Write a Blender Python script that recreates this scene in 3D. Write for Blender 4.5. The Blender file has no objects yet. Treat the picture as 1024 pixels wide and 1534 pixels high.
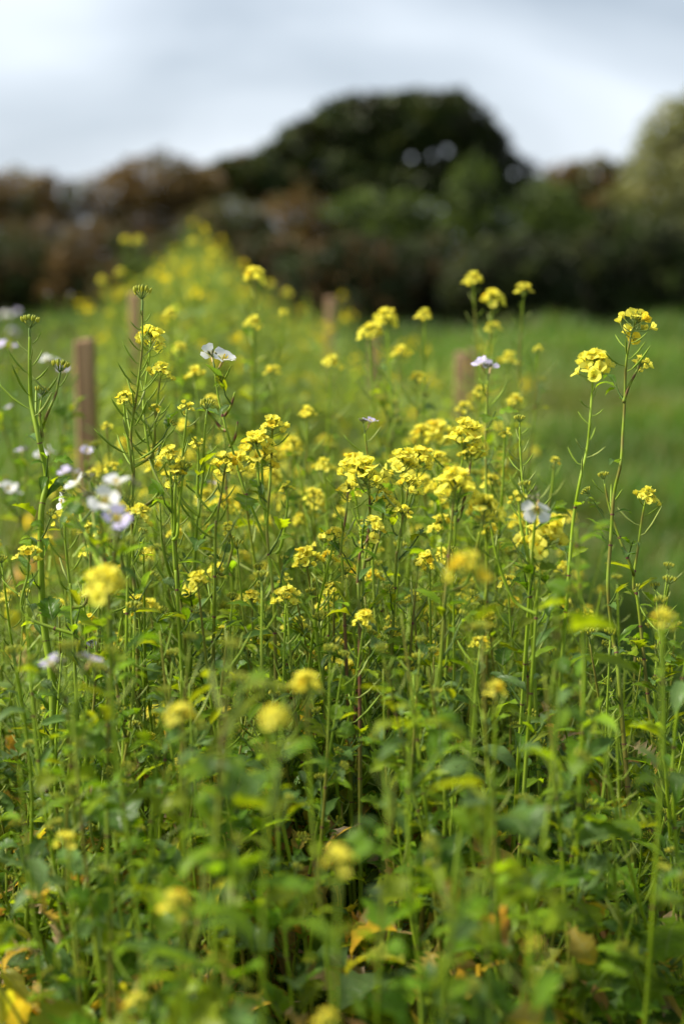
import bpy, math, random
import numpy as np
from mathutils import Vector, Matrix

# ------------------------------------------------------------------ camera, sky, sun, exposure
SC = bpy.context.scene
C = SC.collection
CAM_H = 1.30
PITCH = math.atan((767 - 385) / 2130.0)
F = 1534 * 50 / 36.0
cd = bpy.data.cameras.new("camera")
cam = bpy.data.objects.new("camera", cd)
C.objects.link(cam)
cam.location = (0, 0, CAM_H)
cam.rotation_euler = (math.pi / 2 - PITCH, 0, 0)
cd.sensor_fit = 'VERTICAL'
cd.sensor_height = 36
cd.sensor_width = 24
cd.lens = 50
cd.clip_start = 0.05
cd.clip_end = 1000
cd.dof.use_dof = True
cd.dof.focus_distance = 1.66
cd.dof.aperture_fstop = 2.1
SC.camera = cam

SUN_EL, SUN_AZ = math.radians(46), math.radians(-88)      # azimuth from +Y, negative = left
world = bpy.data.worlds.new("World")
SC.world = world
world.use_nodes = True
nt = world.node_tree
nt.nodes.clear()
N = nt.nodes.new
sky = N('ShaderNodeTexSky')
sky.sky_type = 'NISHITA'
sky.sun_disc = False
sky.sun_elevation = SUN_EL
sky.sun_rotation = SUN_AZ
sky.air_density = 1.2
sky.dust_density = 2.0
tc = N('ShaderNodeTexCoord')
mp = N('ShaderNodeMapping')
mp.inputs['Scale'].default_value = (1.0, 1.0, 2.6)
mp.inputs['Location'].default_value = (0.35, 0.2, 0.1)
nz = N('ShaderNodeTexNoise')
nz.inputs['Scale'].default_value = 2.3
nz.inputs['Detail'].default_value = 5
nz.inputs['Roughness'].default_value = 0.45
nz.inputs['Distortion'].default_value = 0.4
rp = N('ShaderNodeValToRGB')
rp.color_ramp.elements[0].position = 0.33
rp.color_ramp.elements[0].color = (2.35, 2.75, 3.25, 1)
rp.color_ramp.elements[1].position = 0.60
rp.color_ramp.elements[1].color = (4.75, 5.15, 5.65, 1)
mx = N('ShaderNodeMixRGB')
mx.inputs['Fac'].default_value = 0.9
bg = N('ShaderNodeBackground')
bg.inputs['Strength'].default_value = 0.1
wo = N('ShaderNodeOutputWorld')
L = nt.links.new
L(tc.outputs['Generated'], mp.inputs['Vector'])
L(mp.outputs['Vector'], nz.inputs['Vector'])
sx = N('ShaderNodeSeparateXYZ')
L(tc.outputs['Generated'], sx.inputs[0])
zc = N('ShaderNodeMath'); zc.operation = 'MINIMUM'; zc.inputs[1].default_value = 0.3
L(sx.outputs['Z'], zc.inputs[0])
g1 = N('ShaderNodeMath'); g1.operation = 'MULTIPLY_ADD'; g1.inputs[1].default_value = -0.22
L(sx.outputs['X'], g1.inputs[0]); L(nz.outputs['Fac'], g1.inputs[2])
g2 = N('ShaderNodeMath'); g2.operation = 'MULTIPLY_ADD'; g2.inputs[1].default_value = -0.75
L(zc.outputs[0], g2.inputs[0]); L(g1.outputs[0], g2.inputs[2])
g3 = N('ShaderNodeMath'); g3.operation = 'ADD'; g3.inputs[1].default_value = 0.06
L(g2.outputs[0], g3.inputs[0])
L(g3.outputs[0], rp.inputs['Fac'])
L(sky.outputs['Color'], mx.inputs['Color1'])
L(rp.outputs['Color'], mx.inputs['Color2'])
L(mx.outputs['Color'], bg.inputs['Color'])
L(bg.outputs['Background'], wo.inputs['Surface'])

sd = bpy.data.lights.new("sun", 'SUN')
sd.energy = 4.8
sd.angle = math.radians(12)
sd.color = (1.0, 0.93, 0.80)
sun = bpy.data.objects.new("sun", sd)
C.objects.link(sun)
sdir = Vector((math.sin(SUN_AZ) * math.cos(SUN_EL), math.cos(SUN_AZ) * math.cos(SUN_EL), math.sin(SUN_EL)))
sun.rotation_euler = sdir.to_track_quat('Z', 'Y').to_euler()
sun.location = sdir * 60

vs = SC.view_settings
vs.view_transform = 'Standard'
vs.look = 'None'
vs.gamma = 1
vs.exposure = 1.08
SC.cycles.use_denoising = True
SC.cycles.max_bounces = 10
SC.cycles.diffuse_bounces = 7
SC.cycles.transparent_max_bounces = 8

# ------------------------------------------------------------------ helpers
rng = np.random.default_rng(11)
rnd = random.Random(5)
CT = np.array((0, 0, CAM_H))
FW = np.array((0, math.cos(PITCH), -math.sin(PITCH)))
UP = np.array((0, math.sin(PITCH), math.cos(PITCH)))
RT = np.array((1.0, 0, 0))


def at(px, py, d):
    """world point seen at a place of the photograph, d metres along the view"""
    return CT + d * (FW + RT * (px - 512) / F + UP * (767 - py) / F)


class MB:
    def __init__(s):
        s.v = []; s.q = []; s.t = []; s.c = []; s.uv = []; s.qm = []; s.tm = []; s.n = 0

    def add(s, V, Q=None, T=None, col=(0.1, 0.2, 0.05), uv=None, mat=0):
        V = np.asarray(V, float)
        k = len(V)
        s.v.append(V)
        c = np.asarray(col, float)
        if c.ndim == 1:
            c = np.tile(c, (k, 1))
        s.c.append(c)
        s.uv.append(np.zeros((k, 2)) if uv is None else np.asarray(uv, float))
        if Q is not None and len(Q):
            s.q.append(np.asarray(Q, int) + s.n); s.qm.append(np.full(len(Q), mat))
        if T is not None and len(T):
            s.t.append(np.asarray(T, int) + s.n); s.tm.append(np.full(len(T), mat))
        s.n += k

    def merge(s, o, M=None, colmul=None):
        V = np.concatenate(o.v)
        if M is not None:
            M = np.asarray(M)
            V = V @ M[:3, :3].T + M[:3, 3]
        c = np.concatenate(o.c)
        if colmul is not None:
            c = c * colmul
        s.v.append(V); s.c.append(c); s.uv.append(np.concatenate(o.uv))
        for q, m in zip(o.q, o.qm):
            s.q.append(q + s.n); s.qm.append(m)
        for q, m in zip(o.t, o.tm):
            s.t.append(q + s.n); s.tm.append(m)
        s.n += len(V)

    def mesh(s, name, mats, smooth=True):
        me = bpy.data.meshes.new(name)
        V = np.concatenate(s.v)
        Q = np.concatenate(s.q) if s.q else np.zeros((0, 4), int)
        T = np.concatenate(s.t) if s.t else np.zeros((0, 3), int)
        me.vertices.add(len(V))
        me.vertices.foreach_set('co', V.astype(np.float32).ravel())
        me.loops.add(Q.size + T.size)
        me.loops.foreach_set('vertex_index', np.concatenate([Q.ravel(), T.ravel()]).astype(np.int32))
        me.polygons.add(len(Q) + len(T))
        st = np.concatenate([np.arange(len(Q)) * 4, Q.size + np.arange(len(T)) * 3]).astype(np.int32)
        me.polygons.foreach_set('loop_start', st)
        mi = np.concatenate(s.qm + s.tm).astype(np.int32)
        for m in mats:
            me.materials.append(m)
        me.polygons.foreach_set('material_index', mi)
        me.polygons.foreach_set('use_smooth', np.full(len(mi), smooth))
        me.update(calc_edges=True)
        a = me.attributes.new('Col', 'FLOAT_COLOR', 'POINT')
        cc = np.concatenate(s.c)
        a.data.foreach_set('color', np.concatenate([cc, np.ones((len(cc), 1))], 1).astype(np.float32).ravel())
        b = me.attributes.new('luv', 'FLOAT2', 'POINT')
        b.data.foreach_set('vector', np.concatenate(s.uv).astype(np.float32).ravel())
        me.validate()
        return me


def link(name, me, parent=None, loc=None):
    o = bpy.data.objects.new(name, me)
    C.objects.link(o)
    if parent is not None:
        o.parent = parent
    if loc is not None:
        o.location = loc
    return o


def tag(o, label=None, cat=None, group=None, kind=None):
    if label: o['label'] = label
    if cat: o['category'] = cat
    if group: o['group'] = group
    if kind: o['kind'] = kind
    return o


def norm(a):
    return a / (np.linalg.norm(a) + 1e-12)


def frame(pos, d, roll=0.0, scale=1.0):
    """matrix: local X -> d, local Z as upward as possible, then rolled about d"""
    d = norm(np.asarray(d, float))
    up = np.array((0, 0, 1.0))
    if abs(d[2]) > 0.97:
        up = np.array((1.0, 0, 0))
    y = norm(np.cross(up, d)); z = np.cross(d, y)
    c, s_ = math.cos(roll), math.sin(roll)
    y2 = y * c + z * s_; z2 = z * c - y * s_
    M = np.eye(4)
    M[:3, 0] = d * scale; M[:3, 1] = y2 * scale; M[:3, 2] = z2 * scale; M[:3, 3] = pos
    return M


def frame_z(pos, d, spin=0.0, scale=1.0):
    """matrix: local Z -> d"""
    d = norm(np.asarray(d, float))
    a = np.array((1.0, 0, 0)) if abs(d[0]) < 0.9 else np.array((0, 1.0, 0))
    x = norm(a - d * np.dot(a, d)); y = np.cross(d, x)
    c, s_ = math.cos(spin), math.sin(spin)
    M = np.eye(4)
    M[:3, 0] = (x * c + y * s_) * scale; M[:3, 1] = (y * c - x * s_) * scale; M[:3, 2] = d * scale; M[:3, 3] = pos
    return M


def tube(mb, P, R, sides=6, col=(0.1, 0.2, 0.05), mat=0, cap=True):
    P = np.asarray(P, float)
    n = len(P)
    R = np.broadcast_to(np.asarray(R, float), (n,))
    Tn = np.gradient(P, axis=0)
    Tn /= np.linalg.norm(Tn, axis=1)[:, None] + 1e-12
    ref = np.array((0.31, 0.95, 0.05)) if abs(norm(P[-1] - P[0])[1]) < 0.8 else np.array((1.0, 0.1, 0.0))
    A = np.cross(Tn, ref); A /= np.linalg.norm(A, axis=1)[:, None] + 1e-12
    B = np.cross(Tn, A)
    th = np.arange(sides) / sides * 2 * math.pi
    V = P[:, None, :] + R[:, None, None] * (np.cos(th)[None, :, None] * A[:, None, :] + np.sin(th)[None, :, None] * B[:, None, :])
    V = V.reshape(-1, 3)
    i = np.arange(n - 1)[:, None] * sides
    j = np.arange(sides)[None, :]
    j2 = (j + 1) % sides
    Q = np.stack([i + j, i + j2, i + sides + j2, i + sides + j], -1).reshape(-1, 4)
    col = np.asarray(col, float)
    if col.ndim == 2:
        col = np.repeat(col, sides, 0)
    T = None
    if cap:
        V = np.vstack([V, P[-1] + Tn[-1] * R[-1] * 0.5])
        if col.ndim == 2:
            col = np.vstack([col, col[-1]])
        b = (n - 1) * sides
        T = [(b + k, b + (k + 1) % sides, n * sides) for k in range(sides)]
    mb.add(V, Q, T, col, None, mat)


def smooth_path(K, per=6):
    K = np.asarray(K, float)
    n = len(K)
    out = []
    for i in range(n - 1):
        p0 = K[max(i - 1, 0)]; p1 = K[i]; p2 = K[i + 1]; p3 = K[min(i + 2, n - 1)]
        for t in np.arange(per) / per:
            out.append(0.5 * ((2 * p1) + (-p0 + p2) * t + (2 * p0 - 5 * p1 + 4 * p2 - p3) * t * t + (-p0 + 3 * p1 - 3 * p2 + p3) * t ** 3))
    out.append(K[-1])
    return np.array(out)


# ------------------------------------------------------------------ materials
def mat_leaf(name, translucent=0.35, rough=0.42, veins=True, spec=0.45, tmul=(1.25, 1.15, 0.5), nscale=90.0, namt=0.3):
    m = bpy.data.materials.new(name); m.use_nodes = True
    t = m.node_tree; t.nodes.clear()
    n = t.nodes.new; l = t.links.new
    at_ = n('ShaderNodeAttribute'); at_.attribute_name = 'Col'
    tcn = n('ShaderNodeTexCoord')
    no = n('ShaderNodeTexNoise'); no.inputs['Scale'].default_value = nscale; no.inputs['Detail'].default_value = 4
    l(tcn.outputs['Object'], no.inputs['Vector'])
    mr = n('ShaderNodeMapRange'); mr.inputs['To Min'].default_value = 1 - namt; mr.inputs['To Max'].default_value = 1 + namt
    l(no.outputs['Fac'], mr.inputs['Value'])
    vm = n('ShaderNodeVectorMath'); vm.operation = 'SCALE'
    l(at_.outputs['Color'], vm.inputs[0]); l(mr.outputs['Result'], vm.inputs['Scale'])
    colout = vm.outputs['Vector']
    p = n('ShaderNodeBsdfPrincipled')
    if veins:
        uv = n('ShaderNodeAttribute'); uv.attribute_name = 'luv'
        sep = n('ShaderNodeSeparateXYZ'); l(uv.outputs['Vector'], sep.inputs[0])
        ab = n('ShaderNodeMath'); ab.operation = 'ABSOLUTE'; l(sep.outputs['Y'], ab.inputs[0])
        # midrib
        m1 = n('ShaderNodeMapRange'); m1.inputs['From Min'].default_value = 0.0; m1.inputs['From Max'].default_value = 0.09
        m1.inputs['To Min'].default_value = 1; m1.inputs['To Max'].default_value = 0
        l(ab.outputs[0], m1.inputs['Value'])
        # side veins
        s1 = n('ShaderNodeMath'); s1.operation = 'MULTIPLY_ADD'; s1.inputs[1].default_value = -0.22
        l(ab.outputs[0], s1.inputs[0]); l(sep.outputs['X'], s1.inputs[2])
        s2 = n('ShaderNodeMath'); s2.operation = 'MULTIPLY'; s2.inputs[1].default_value = 7.0; l(s1.outputs[0], s2.inputs[0])
        s3 = n('ShaderNodeMath'); s3.operation = 'FRACT'; l(s2.outputs[0], s3.inputs[0])
        s4 = n('ShaderNodeMath'); s4.operation = 'PINGPONG'; s4.inputs[1].default_value = 0.5; l(s3.outputs[0], s4.inputs[0])
        m2 = n('ShaderNodeMapRange'); m2.inputs['From Min'].default_value = 0.0; m2.inputs['From Max'].default_value = 0.1
        m2.inputs['To Min'].default_value = 0.5; m2.inputs['To Max'].default_value = 0
        l(s4.outputs[0], m2.inputs['Value'])
        ad = n('ShaderNodeMath'); ad.operation = 'MAXIMUM'; l(m1.outputs[0], ad.inputs[0]); l(m2.outputs[0], ad.inputs[1])
        sc_ = n('ShaderNodeMath'); sc_.operation = 'MULTIPLY'; sc_.inputs[1].default_value = 0.45; l(ad.outputs[0], sc_.inputs[0])
        mxx = n('ShaderNodeMixRGB'); mxx.inputs['Color2'].default_value = (0.30, 0.38, 0.16, 1)
        l(sc_.outputs[0], mxx.inputs['Fac']); l(colout, mxx.inputs['Color1'])
        colout = mxx.outputs['Color']
        bp = n('ShaderNodeBump'); bp.inputs['Strength'].default_value = 0.5; bp.inputs['Distance'].default_value = 0.002
        bp.invert = True
        l(ad.outputs[0], bp.inputs['Height']); l(bp.outputs['Normal'], p.inputs['Normal'])
    l(colout, p.inputs['Base Color'])
    p.inputs['Roughness'].default_value = rough
    p.inputs['Specular IOR Level'].default_value = spec
    out = n('ShaderNodeOutputMaterial')
    if translucent > 0:
        tr = n('ShaderNodeBsdfTranslucent')
        v2 = n('ShaderNodeVectorMath'); v2.operation = 'MULTIPLY'; v2.inputs[1].default_value = tmul
        l(colout, v2.inputs[0]); l(v2.outputs['Vector'], tr.inputs['Color'])
        ms = n('ShaderNodeMixShader'); ms.inputs['Fac'].default_value = translucent
        l(p.outputs[0], ms.inputs[1]); l(tr.outputs[0], ms.inputs[2]); l(ms.outputs[0], out.inputs['Surface'])
    else:
        l(p.outputs[0], out.inputs['Surface'])
    return m


M_LEAF = mat_leaf('leaf_green', 0.56, 0.38, True, 0.20, (1.7, 1.5, 0.3))
M_STEM = mat_leaf('stem_green', 0.15, 0.5, False, 0.18, (1.2, 1.2, 0.6), 40, 0.25)
M_PETAL = mat_leaf('yellow_petal', 0.55, 0.75, False, 0.12, (1.08, 1.04, 0.8), 120, 0.12)
M_WHITE = mat_leaf('white_petal', 0.38, 0.6, False, 0.2, (1.0, 1.0, 1.0), 120, 0.06)
M_TREE = mat_leaf('tree_leaf', 0.22, 0.55, False, 0.3, (1.3, 1.2, 0.5), 1.1, 0.5)
M_BARK = mat_leaf('bark', 0.0, 0.9, False, 0.1, (1, 1, 1), 6.0, 0.5)
M_GRASS = mat_leaf('grass_blade', 0.35, 0.5, False, 0.3, (1.3, 1.3, 0.5), 0.8, 0.35)


def mat_ground(name, c1, c2, c3, s1, s2, bump):
    m = bpy.data.materials.new(name); m.use_nodes = True
    t = m.node_tree; t.nodes.clear(); n = t.nodes.new; l = t.links.new
    tcn = n('ShaderNodeTexCoord')
    a = n('ShaderNodeTexNoise'); a.inputs['Scale'].default_value = s1; a.inputs['Detail'].default_value = 6
    b = n('ShaderNodeTexNoise'); b.inputs['Scale'].default_value = s2; b.inputs['Detail'].default_value = 8
    l(tcn.outputs['Object'], a.inputs['Vector']); l(tcn.outputs['Object'], b.inputs['Vector'])
    r = n('ShaderNodeValToRGB')
    r.color_ramp.elements[0].position = 0.35; r.color_ramp.elements[0].color = (*c1, 1)
    r.color_ramp.elements[1].position = 0.65; r.color_ramp.elements[1].color = (*c2, 1)
    l(a.outputs['Fac'], r.inputs['Fac'])
    mr = n('ShaderNodeMapRange'); mr.inputs['From Min'].default_value = 0.5; mr.inputs['From Max'].default_value = 0.72
    l(b.outputs['Fac'], mr.inputs['Value'])
    x = n('ShaderNodeMixRGB'); x.inputs['Color2'].default_value = (*c3, 1)
    l(mr.outputs[0], x.inputs['Fac']); l(r.outputs[0], x.inputs['Color1'])
    p = n('ShaderNodeBsdfPrincipled'); p.inputs['Roughness'].default_value = 0.95
    p.inputs['Specular IOR Level'].default_value = 0.15
    l(x.outputs[0], p.inputs['Base Color'])
    bp = n('ShaderNodeBump'); bp.inputs['Strength'].default_value = bump; bp.inputs['Distance'].default_value = 0.03
    l(b.outputs['Fac'], bp.inputs['Height']); l(bp.outputs[0], p.inputs['Normal'])
    o = n('ShaderNodeOutputMaterial'); l(p.outputs[0], o.inputs[0])
    return m


M_MEADOW = mat_ground('meadow_turf', (0.05, 0.095, 0.012), (0.08, 0.13, 0.015), (0.09, 0.085, 0.03), 0.6, 9.0, 0.6)
M_SOIL = mat_ground('soil', (0.05, 0.036, 0.022), (0.032, 0.024, 0.016), (0.075, 0.058, 0.038), 6.0, 40.0, 1.0)


def mat_wood():
    m = bpy.data.materials.new('weathered_wood'); m.use_nodes = True
    t = m.node_tree; t.nodes.clear(); n = t.nodes.new; l = t.links.new
    tcn = n('ShaderNodeTexCoord'); mp_ = n('ShaderNodeMapping'); mp_.inputs['Scale'].default_value = (60, 60, 3)
    a = n('ShaderNodeTexNoise'); a.inputs['Scale'].default_value = 1.0; a.inputs['Detail'].default_value = 6
    l(tcn.outputs['Object'], mp_.inputs[0]); l(mp_.outputs[0], a.inputs['Vector'])
    r = n('ShaderNodeValToRGB')
    r.color_ramp.elements[0].position = 0.3; r.color_ramp.elements[0].color = (0.17, 0.092, 0.042, 1)
    r.color_ramp.elements[1].position = 0.7; r.color_ramp.elements[1].color = (0.42, 0.26, 0.145, 1)
    l(a.outputs['Fac'], r.inputs['Fac'])
    p = n('ShaderNodeBsdfPrincipled'); p.inputs['Roughness'].default_value = 0.85
    l(r.outputs[0], p.inputs['Base Color'])
    bp = n('ShaderNodeBump'); bp.inputs['Strength'].default_value = 0.5; bp.inputs['Distance'].default_value = 0.004
    l(a.outputs['Fac'], bp.inputs['Height']); l(bp.outputs[0], p.inputs['Normal'])
    o = n('ShaderNodeOutputMaterial'); l(p.outputs[0], o.inputs[0])
    return m


M_WOOD = mat_wood()

# ------------------------------------------------------------------ the ground
def sheet(name, x0, x1, y0, y1, nx, ny, z, mat, amp=0.0, fn=None):
    X, Y = np.meshgrid(np.linspace(x0, x1, nx), np.linspace(y0, y1, ny))
    Z = z + amp * (np.sin(X * 1.7 + 1) * np.cos(Y * 1.3) + 0.5 * np.sin(X * 4.1) * np.sin(Y * 3.7))
    V = np.stack([X, Y, Z], -1).reshape(-1, 3)
    i, j = np.meshgrid(np.arange(ny - 1), np.arange(nx - 1), indexing='ij')
    b = i * nx + j
    Q = np.stack([b, b + 1, b + nx + 1, b + nx], -1).reshape(-1, 4)
    mb = MB(); mb.add(V, Q)
    o = link(name, mb.mesh(name, [mat]))
    return tag(o, kind='structure')


sheet('ground', -400, 400, -200, 600, 9, 9, -0.02, M_MEADOW)
sheet('soil', -1.6, 1.3, 0.1, 7.6, 60, 100, -0.002, M_SOIL, 0.008)


# ------------------------------------------------------------------ leaves, flowers, pods
def leaf_mb(Ln, W, kind, curl, fold, col, r, petiole=0.25):
    """leaf along local +X, face up +Z"""
    nu = {'lance': 8, 'ovate': 11, 'lobed': 15, 'pinnate': 17}[kind]
    u = np.linspace(0, 1, nu)
    if kind == 'lance':
        w = np.sin(np.pi * u ** 0.75) ** 0.85
        w = w * (1 + 0.10 * np.where(np.arange(nu) % 2, 1, -1))
    elif kind == 'ovate':
        w = np.sin(np.pi * u ** 0.62) ** 0.7
        w = w * (1 + 0.17 * np.where(np.arange(nu) % 2, 1, -1))
    elif kind == 'lobed':
        a = np.sin(np.pi * np.clip((u - 0.34) / 0.66, 0, 1) ** 0.6) ** 0.6
        b = 0.45 * np.abs(np.sin(np.pi * u / 0.17)) * (u < 0.36) + 0.05
        w = np.maximum(a, b) * (1 + 0.16 * np.where(np.arange(nu) % 2, 1, -1))
    else:
        env = np.sin(np.pi * u ** 0.7) ** 0.6
        w = env * (0.62 + 0.38 * np.where(np.arange(nu) % 2, 1, -1))
    w[0] = 0.03; w[-1] = 0.02
    w = w * (1 + r.uniform(-0.08, 0.08, nu))
    lu = Ln * (petiole + (1 - petiole) * u)
    v = np.array((-1, -0.52, 0, 0.52, 1.0))
    th = -curl * u ** 1.3
    ds = np.gradient(lu)
    x = lu[0] + np.concatenate([[0], np.cumsum(np.cos(th[1:]) * np.diff(lu))])
    z = np.concatenate([[0], np.cumsum(np.sin(th[1:]) * np.diff(lu))])
    yy = w[:, None] * v[None, :] * W * 0.5
    ph = r.uniform(0, 6)
    zz = z[:, None] + fold * np.abs(yy) + 0.06 * W * np.sin(u * 17 + ph)[:, None] * v[None, :] ** 2 \
        + 0.05 * W * np.sin(u * 9 + ph * 2)[:, None] * np.sign(v)[None, :] * v[None, :] ** 2
    side = 0.04 * Ln * math.sin(ph) * u ** 2
    # teeth point forward
    xx = x[:, None] + 0.05 * Ln * np.abs(v)[None, :] ** 2 * (w[:, None]) * 0.8
    V = np.stack([xx, yy + side[:, None], zz], -1).reshape(-1, 3)
    i, j = np.meshgrid(np.arange(nu - 1), np.arange(4), indexing='ij')
    b = i * 5 + j
    Q = np.stack([b, b + 1, b + 6, b + 5], -1).reshape(-1, 4)
    uv = np.stack([np.repeat(u, 5), np.tile(v, nu)], -1)
    mb = MB()
    col = np.asarray(col, float)
    cc = col[None, :] * (1 + 0.12 * r.uniform(-1, 1, (len(V), 1)))
    mb.add(V, Q, None, cc, uv, 0)
    P = np.array([(0, 0, 0), (lu[0] * 0.5, 0, 0.004 * Ln), (lu[0] + 0.03 * Ln, 0, -0.01 * W)])
    tube(mb, P, [0.0011 + 0.010 * W, 0.0009 + 0.007 * W, 0.0008 + 0.004 * W], 4, np.clip(col * 1.3 + 0.02, 0, 1), 1, False)
    return mb


GREENS = [(0.150, 0.255, 0.012), (0.115, 0.225, 0.012), (0.200, 0.285, 0.010), (0.100, 0.190, 0.045), (0.200, 0.260, 0.014),
          (0.080, 0.175, 0.012), (0.125, 0.210, 0.070)]
YELLOWS = [(0.42, 0.33, 0.07), (0.46, 0.32, 0.12), (0.36, 0.21, 0.09), (0.34, 0.35, 0.05), (0.38, 0.28, 0.17)]


def leaf_col(r, z):
    if z < 0.62 and r.random() < 0.10 * (1.25 - z):
        return YELLOWS[r.integers(len(YELLOWS))]
    c = np.array(GREENS[r.integers(len(GREENS))])
    return tuple(c * r.uniform(0.8, 1.25))


def flower(mb, M, s, r, colp, white=False):
    """four-petalled flower, opening along local +Z; mats: 0 petal 1 green"""
    u = np.array((0, 0.3, 0.55, 0.8, 1.0))
    if white:
        w = np.array((0.10, 0.16, 0.62, 0.80, 0.42)); open_ = r.uniform(0.95, 1.35)
    else:
        w = np.array((0.09, 0.15, 0.70, 0.90, 0.55)); open_ = r.uniform(0.55, 1.3) if r.random() < .8 else r.uniform(.15, .5)
    v = np.array((-1, 0, 1.0))
    sp = r.uniform(0, 6.28)
    for k in range(4):
        a = sp + k * math.pi / 2 + r.uniform(-0.25, 0.25)
        op = open_ + r.uniform(-0.32, 0.32)
        th = np.array((0.15, 0.35, 0.8, 1.05, 1.2)) * op
        du = np.diff(u)
        rr = np.concatenate([[0.02], 0.02 + np.cumsum(np.sin(th[1:]) * du)]) * s
        zz = np.concatenate([[0], np.cumsum(np.cos(th[1:]) * du)]) * s
        y = w[:, None] * v[None, :] * 0.5 * s
        cup = 0.12 * s * (v ** 2)[None, :] * (u ** 2)[:, None] * r.uniform(-1, 1.3)
        R = rr[:, None] - 0.10 * s * (v ** 2)[None, :] * (u > 0.9)[:, None]
        V = np.stack([R * math.cos(a) - y * math.sin(a), R * math.sin(a) + y * math.cos(a), zz[:, None] + cup], -1).reshape(-1, 3)
        V = V @ M[:3, :3].T + M[:3, 3]
        b = (np.arange(4)[:, None] * 3 + np.arange(2)[None, :])
        Q = np.stack([b, b + 1, b + 4, b + 3], -1).reshape(-1, 4)
        c = np.array(colp) * r.uniform(0.85, 1.1)
        cc = np.tile(c, (15, 1))
        if white:
            cc[:6] = (0.62, 0.62, 0.30)
            cc[6:] = cc[6:] * (1 - 0.0 * r.random())
        mb.add(V, Q, None, np.clip(cc, 0, 0.9), None, 0)
    # sepals
    for k in range(4):
        a = sp + math.pi / 4 + k * math.pi / 2
        ln = 0.5 * s
        e = np.array((math.cos(a), math.sin(a), 0)); t_ = np.array((-math.sin(a), math.cos(a), 0))
        out = (0.2 if white else 0.55)
        V = np.array([e * 0.05 * s - t_ * 0.05 * s, e * 0.05 * s + t_ * 0.05 * s,
                      e * out * ln + t_ * 0.06 * s + (0, 0, ln * 0.7), e * out * ln - t_ * 0.06 * s + (0, 0, ln * 0.7)])
        V = V @ M[:3, :3].T + M[:3, 3]
        mb.add(V, [(0, 1, 2, 3)], None, (0.30, 0.34, 0.05) if not white else (0.40, 0.30, 0.10), None, 1)
    # stamens
    for k in range(5):
        a = sp + k * 1.256 + r.uniform(-.3, .3)
        e = np.array((math.cos(a), math.sin(a), 0)); t_ = np.array((-math.sin(a), math.cos(a), 0))
        V = np.array([-t_ * 0.02 * s + e * .02 * s, t_ * 0.02 * s + e * .02 * s, e * 0.16 * s + t_ * 0.05 * s + (0, 0, 0.55 * s), e * 0.16 * s - t_ * 0.05 * s + (0, 0, 0.55 * s)])
        V = V @ M[:3, :3].T + M[:3, 3]
        mb.add(V, [(0, 1, 2, 3)], None, (0.55, 0.42, 0.03), None, 0)


def bud(mb, pos, d, ln, wd, col, mat=1):
    d = norm(d)
    P = [pos, pos + d * ln * 0.3, pos + d * ln * 0.7, pos + d * ln]
    tube(mb, P, [wd * 0.3, wd * 0.5, wd * 0.45, wd * 0.12], 5, col, mat)


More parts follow.
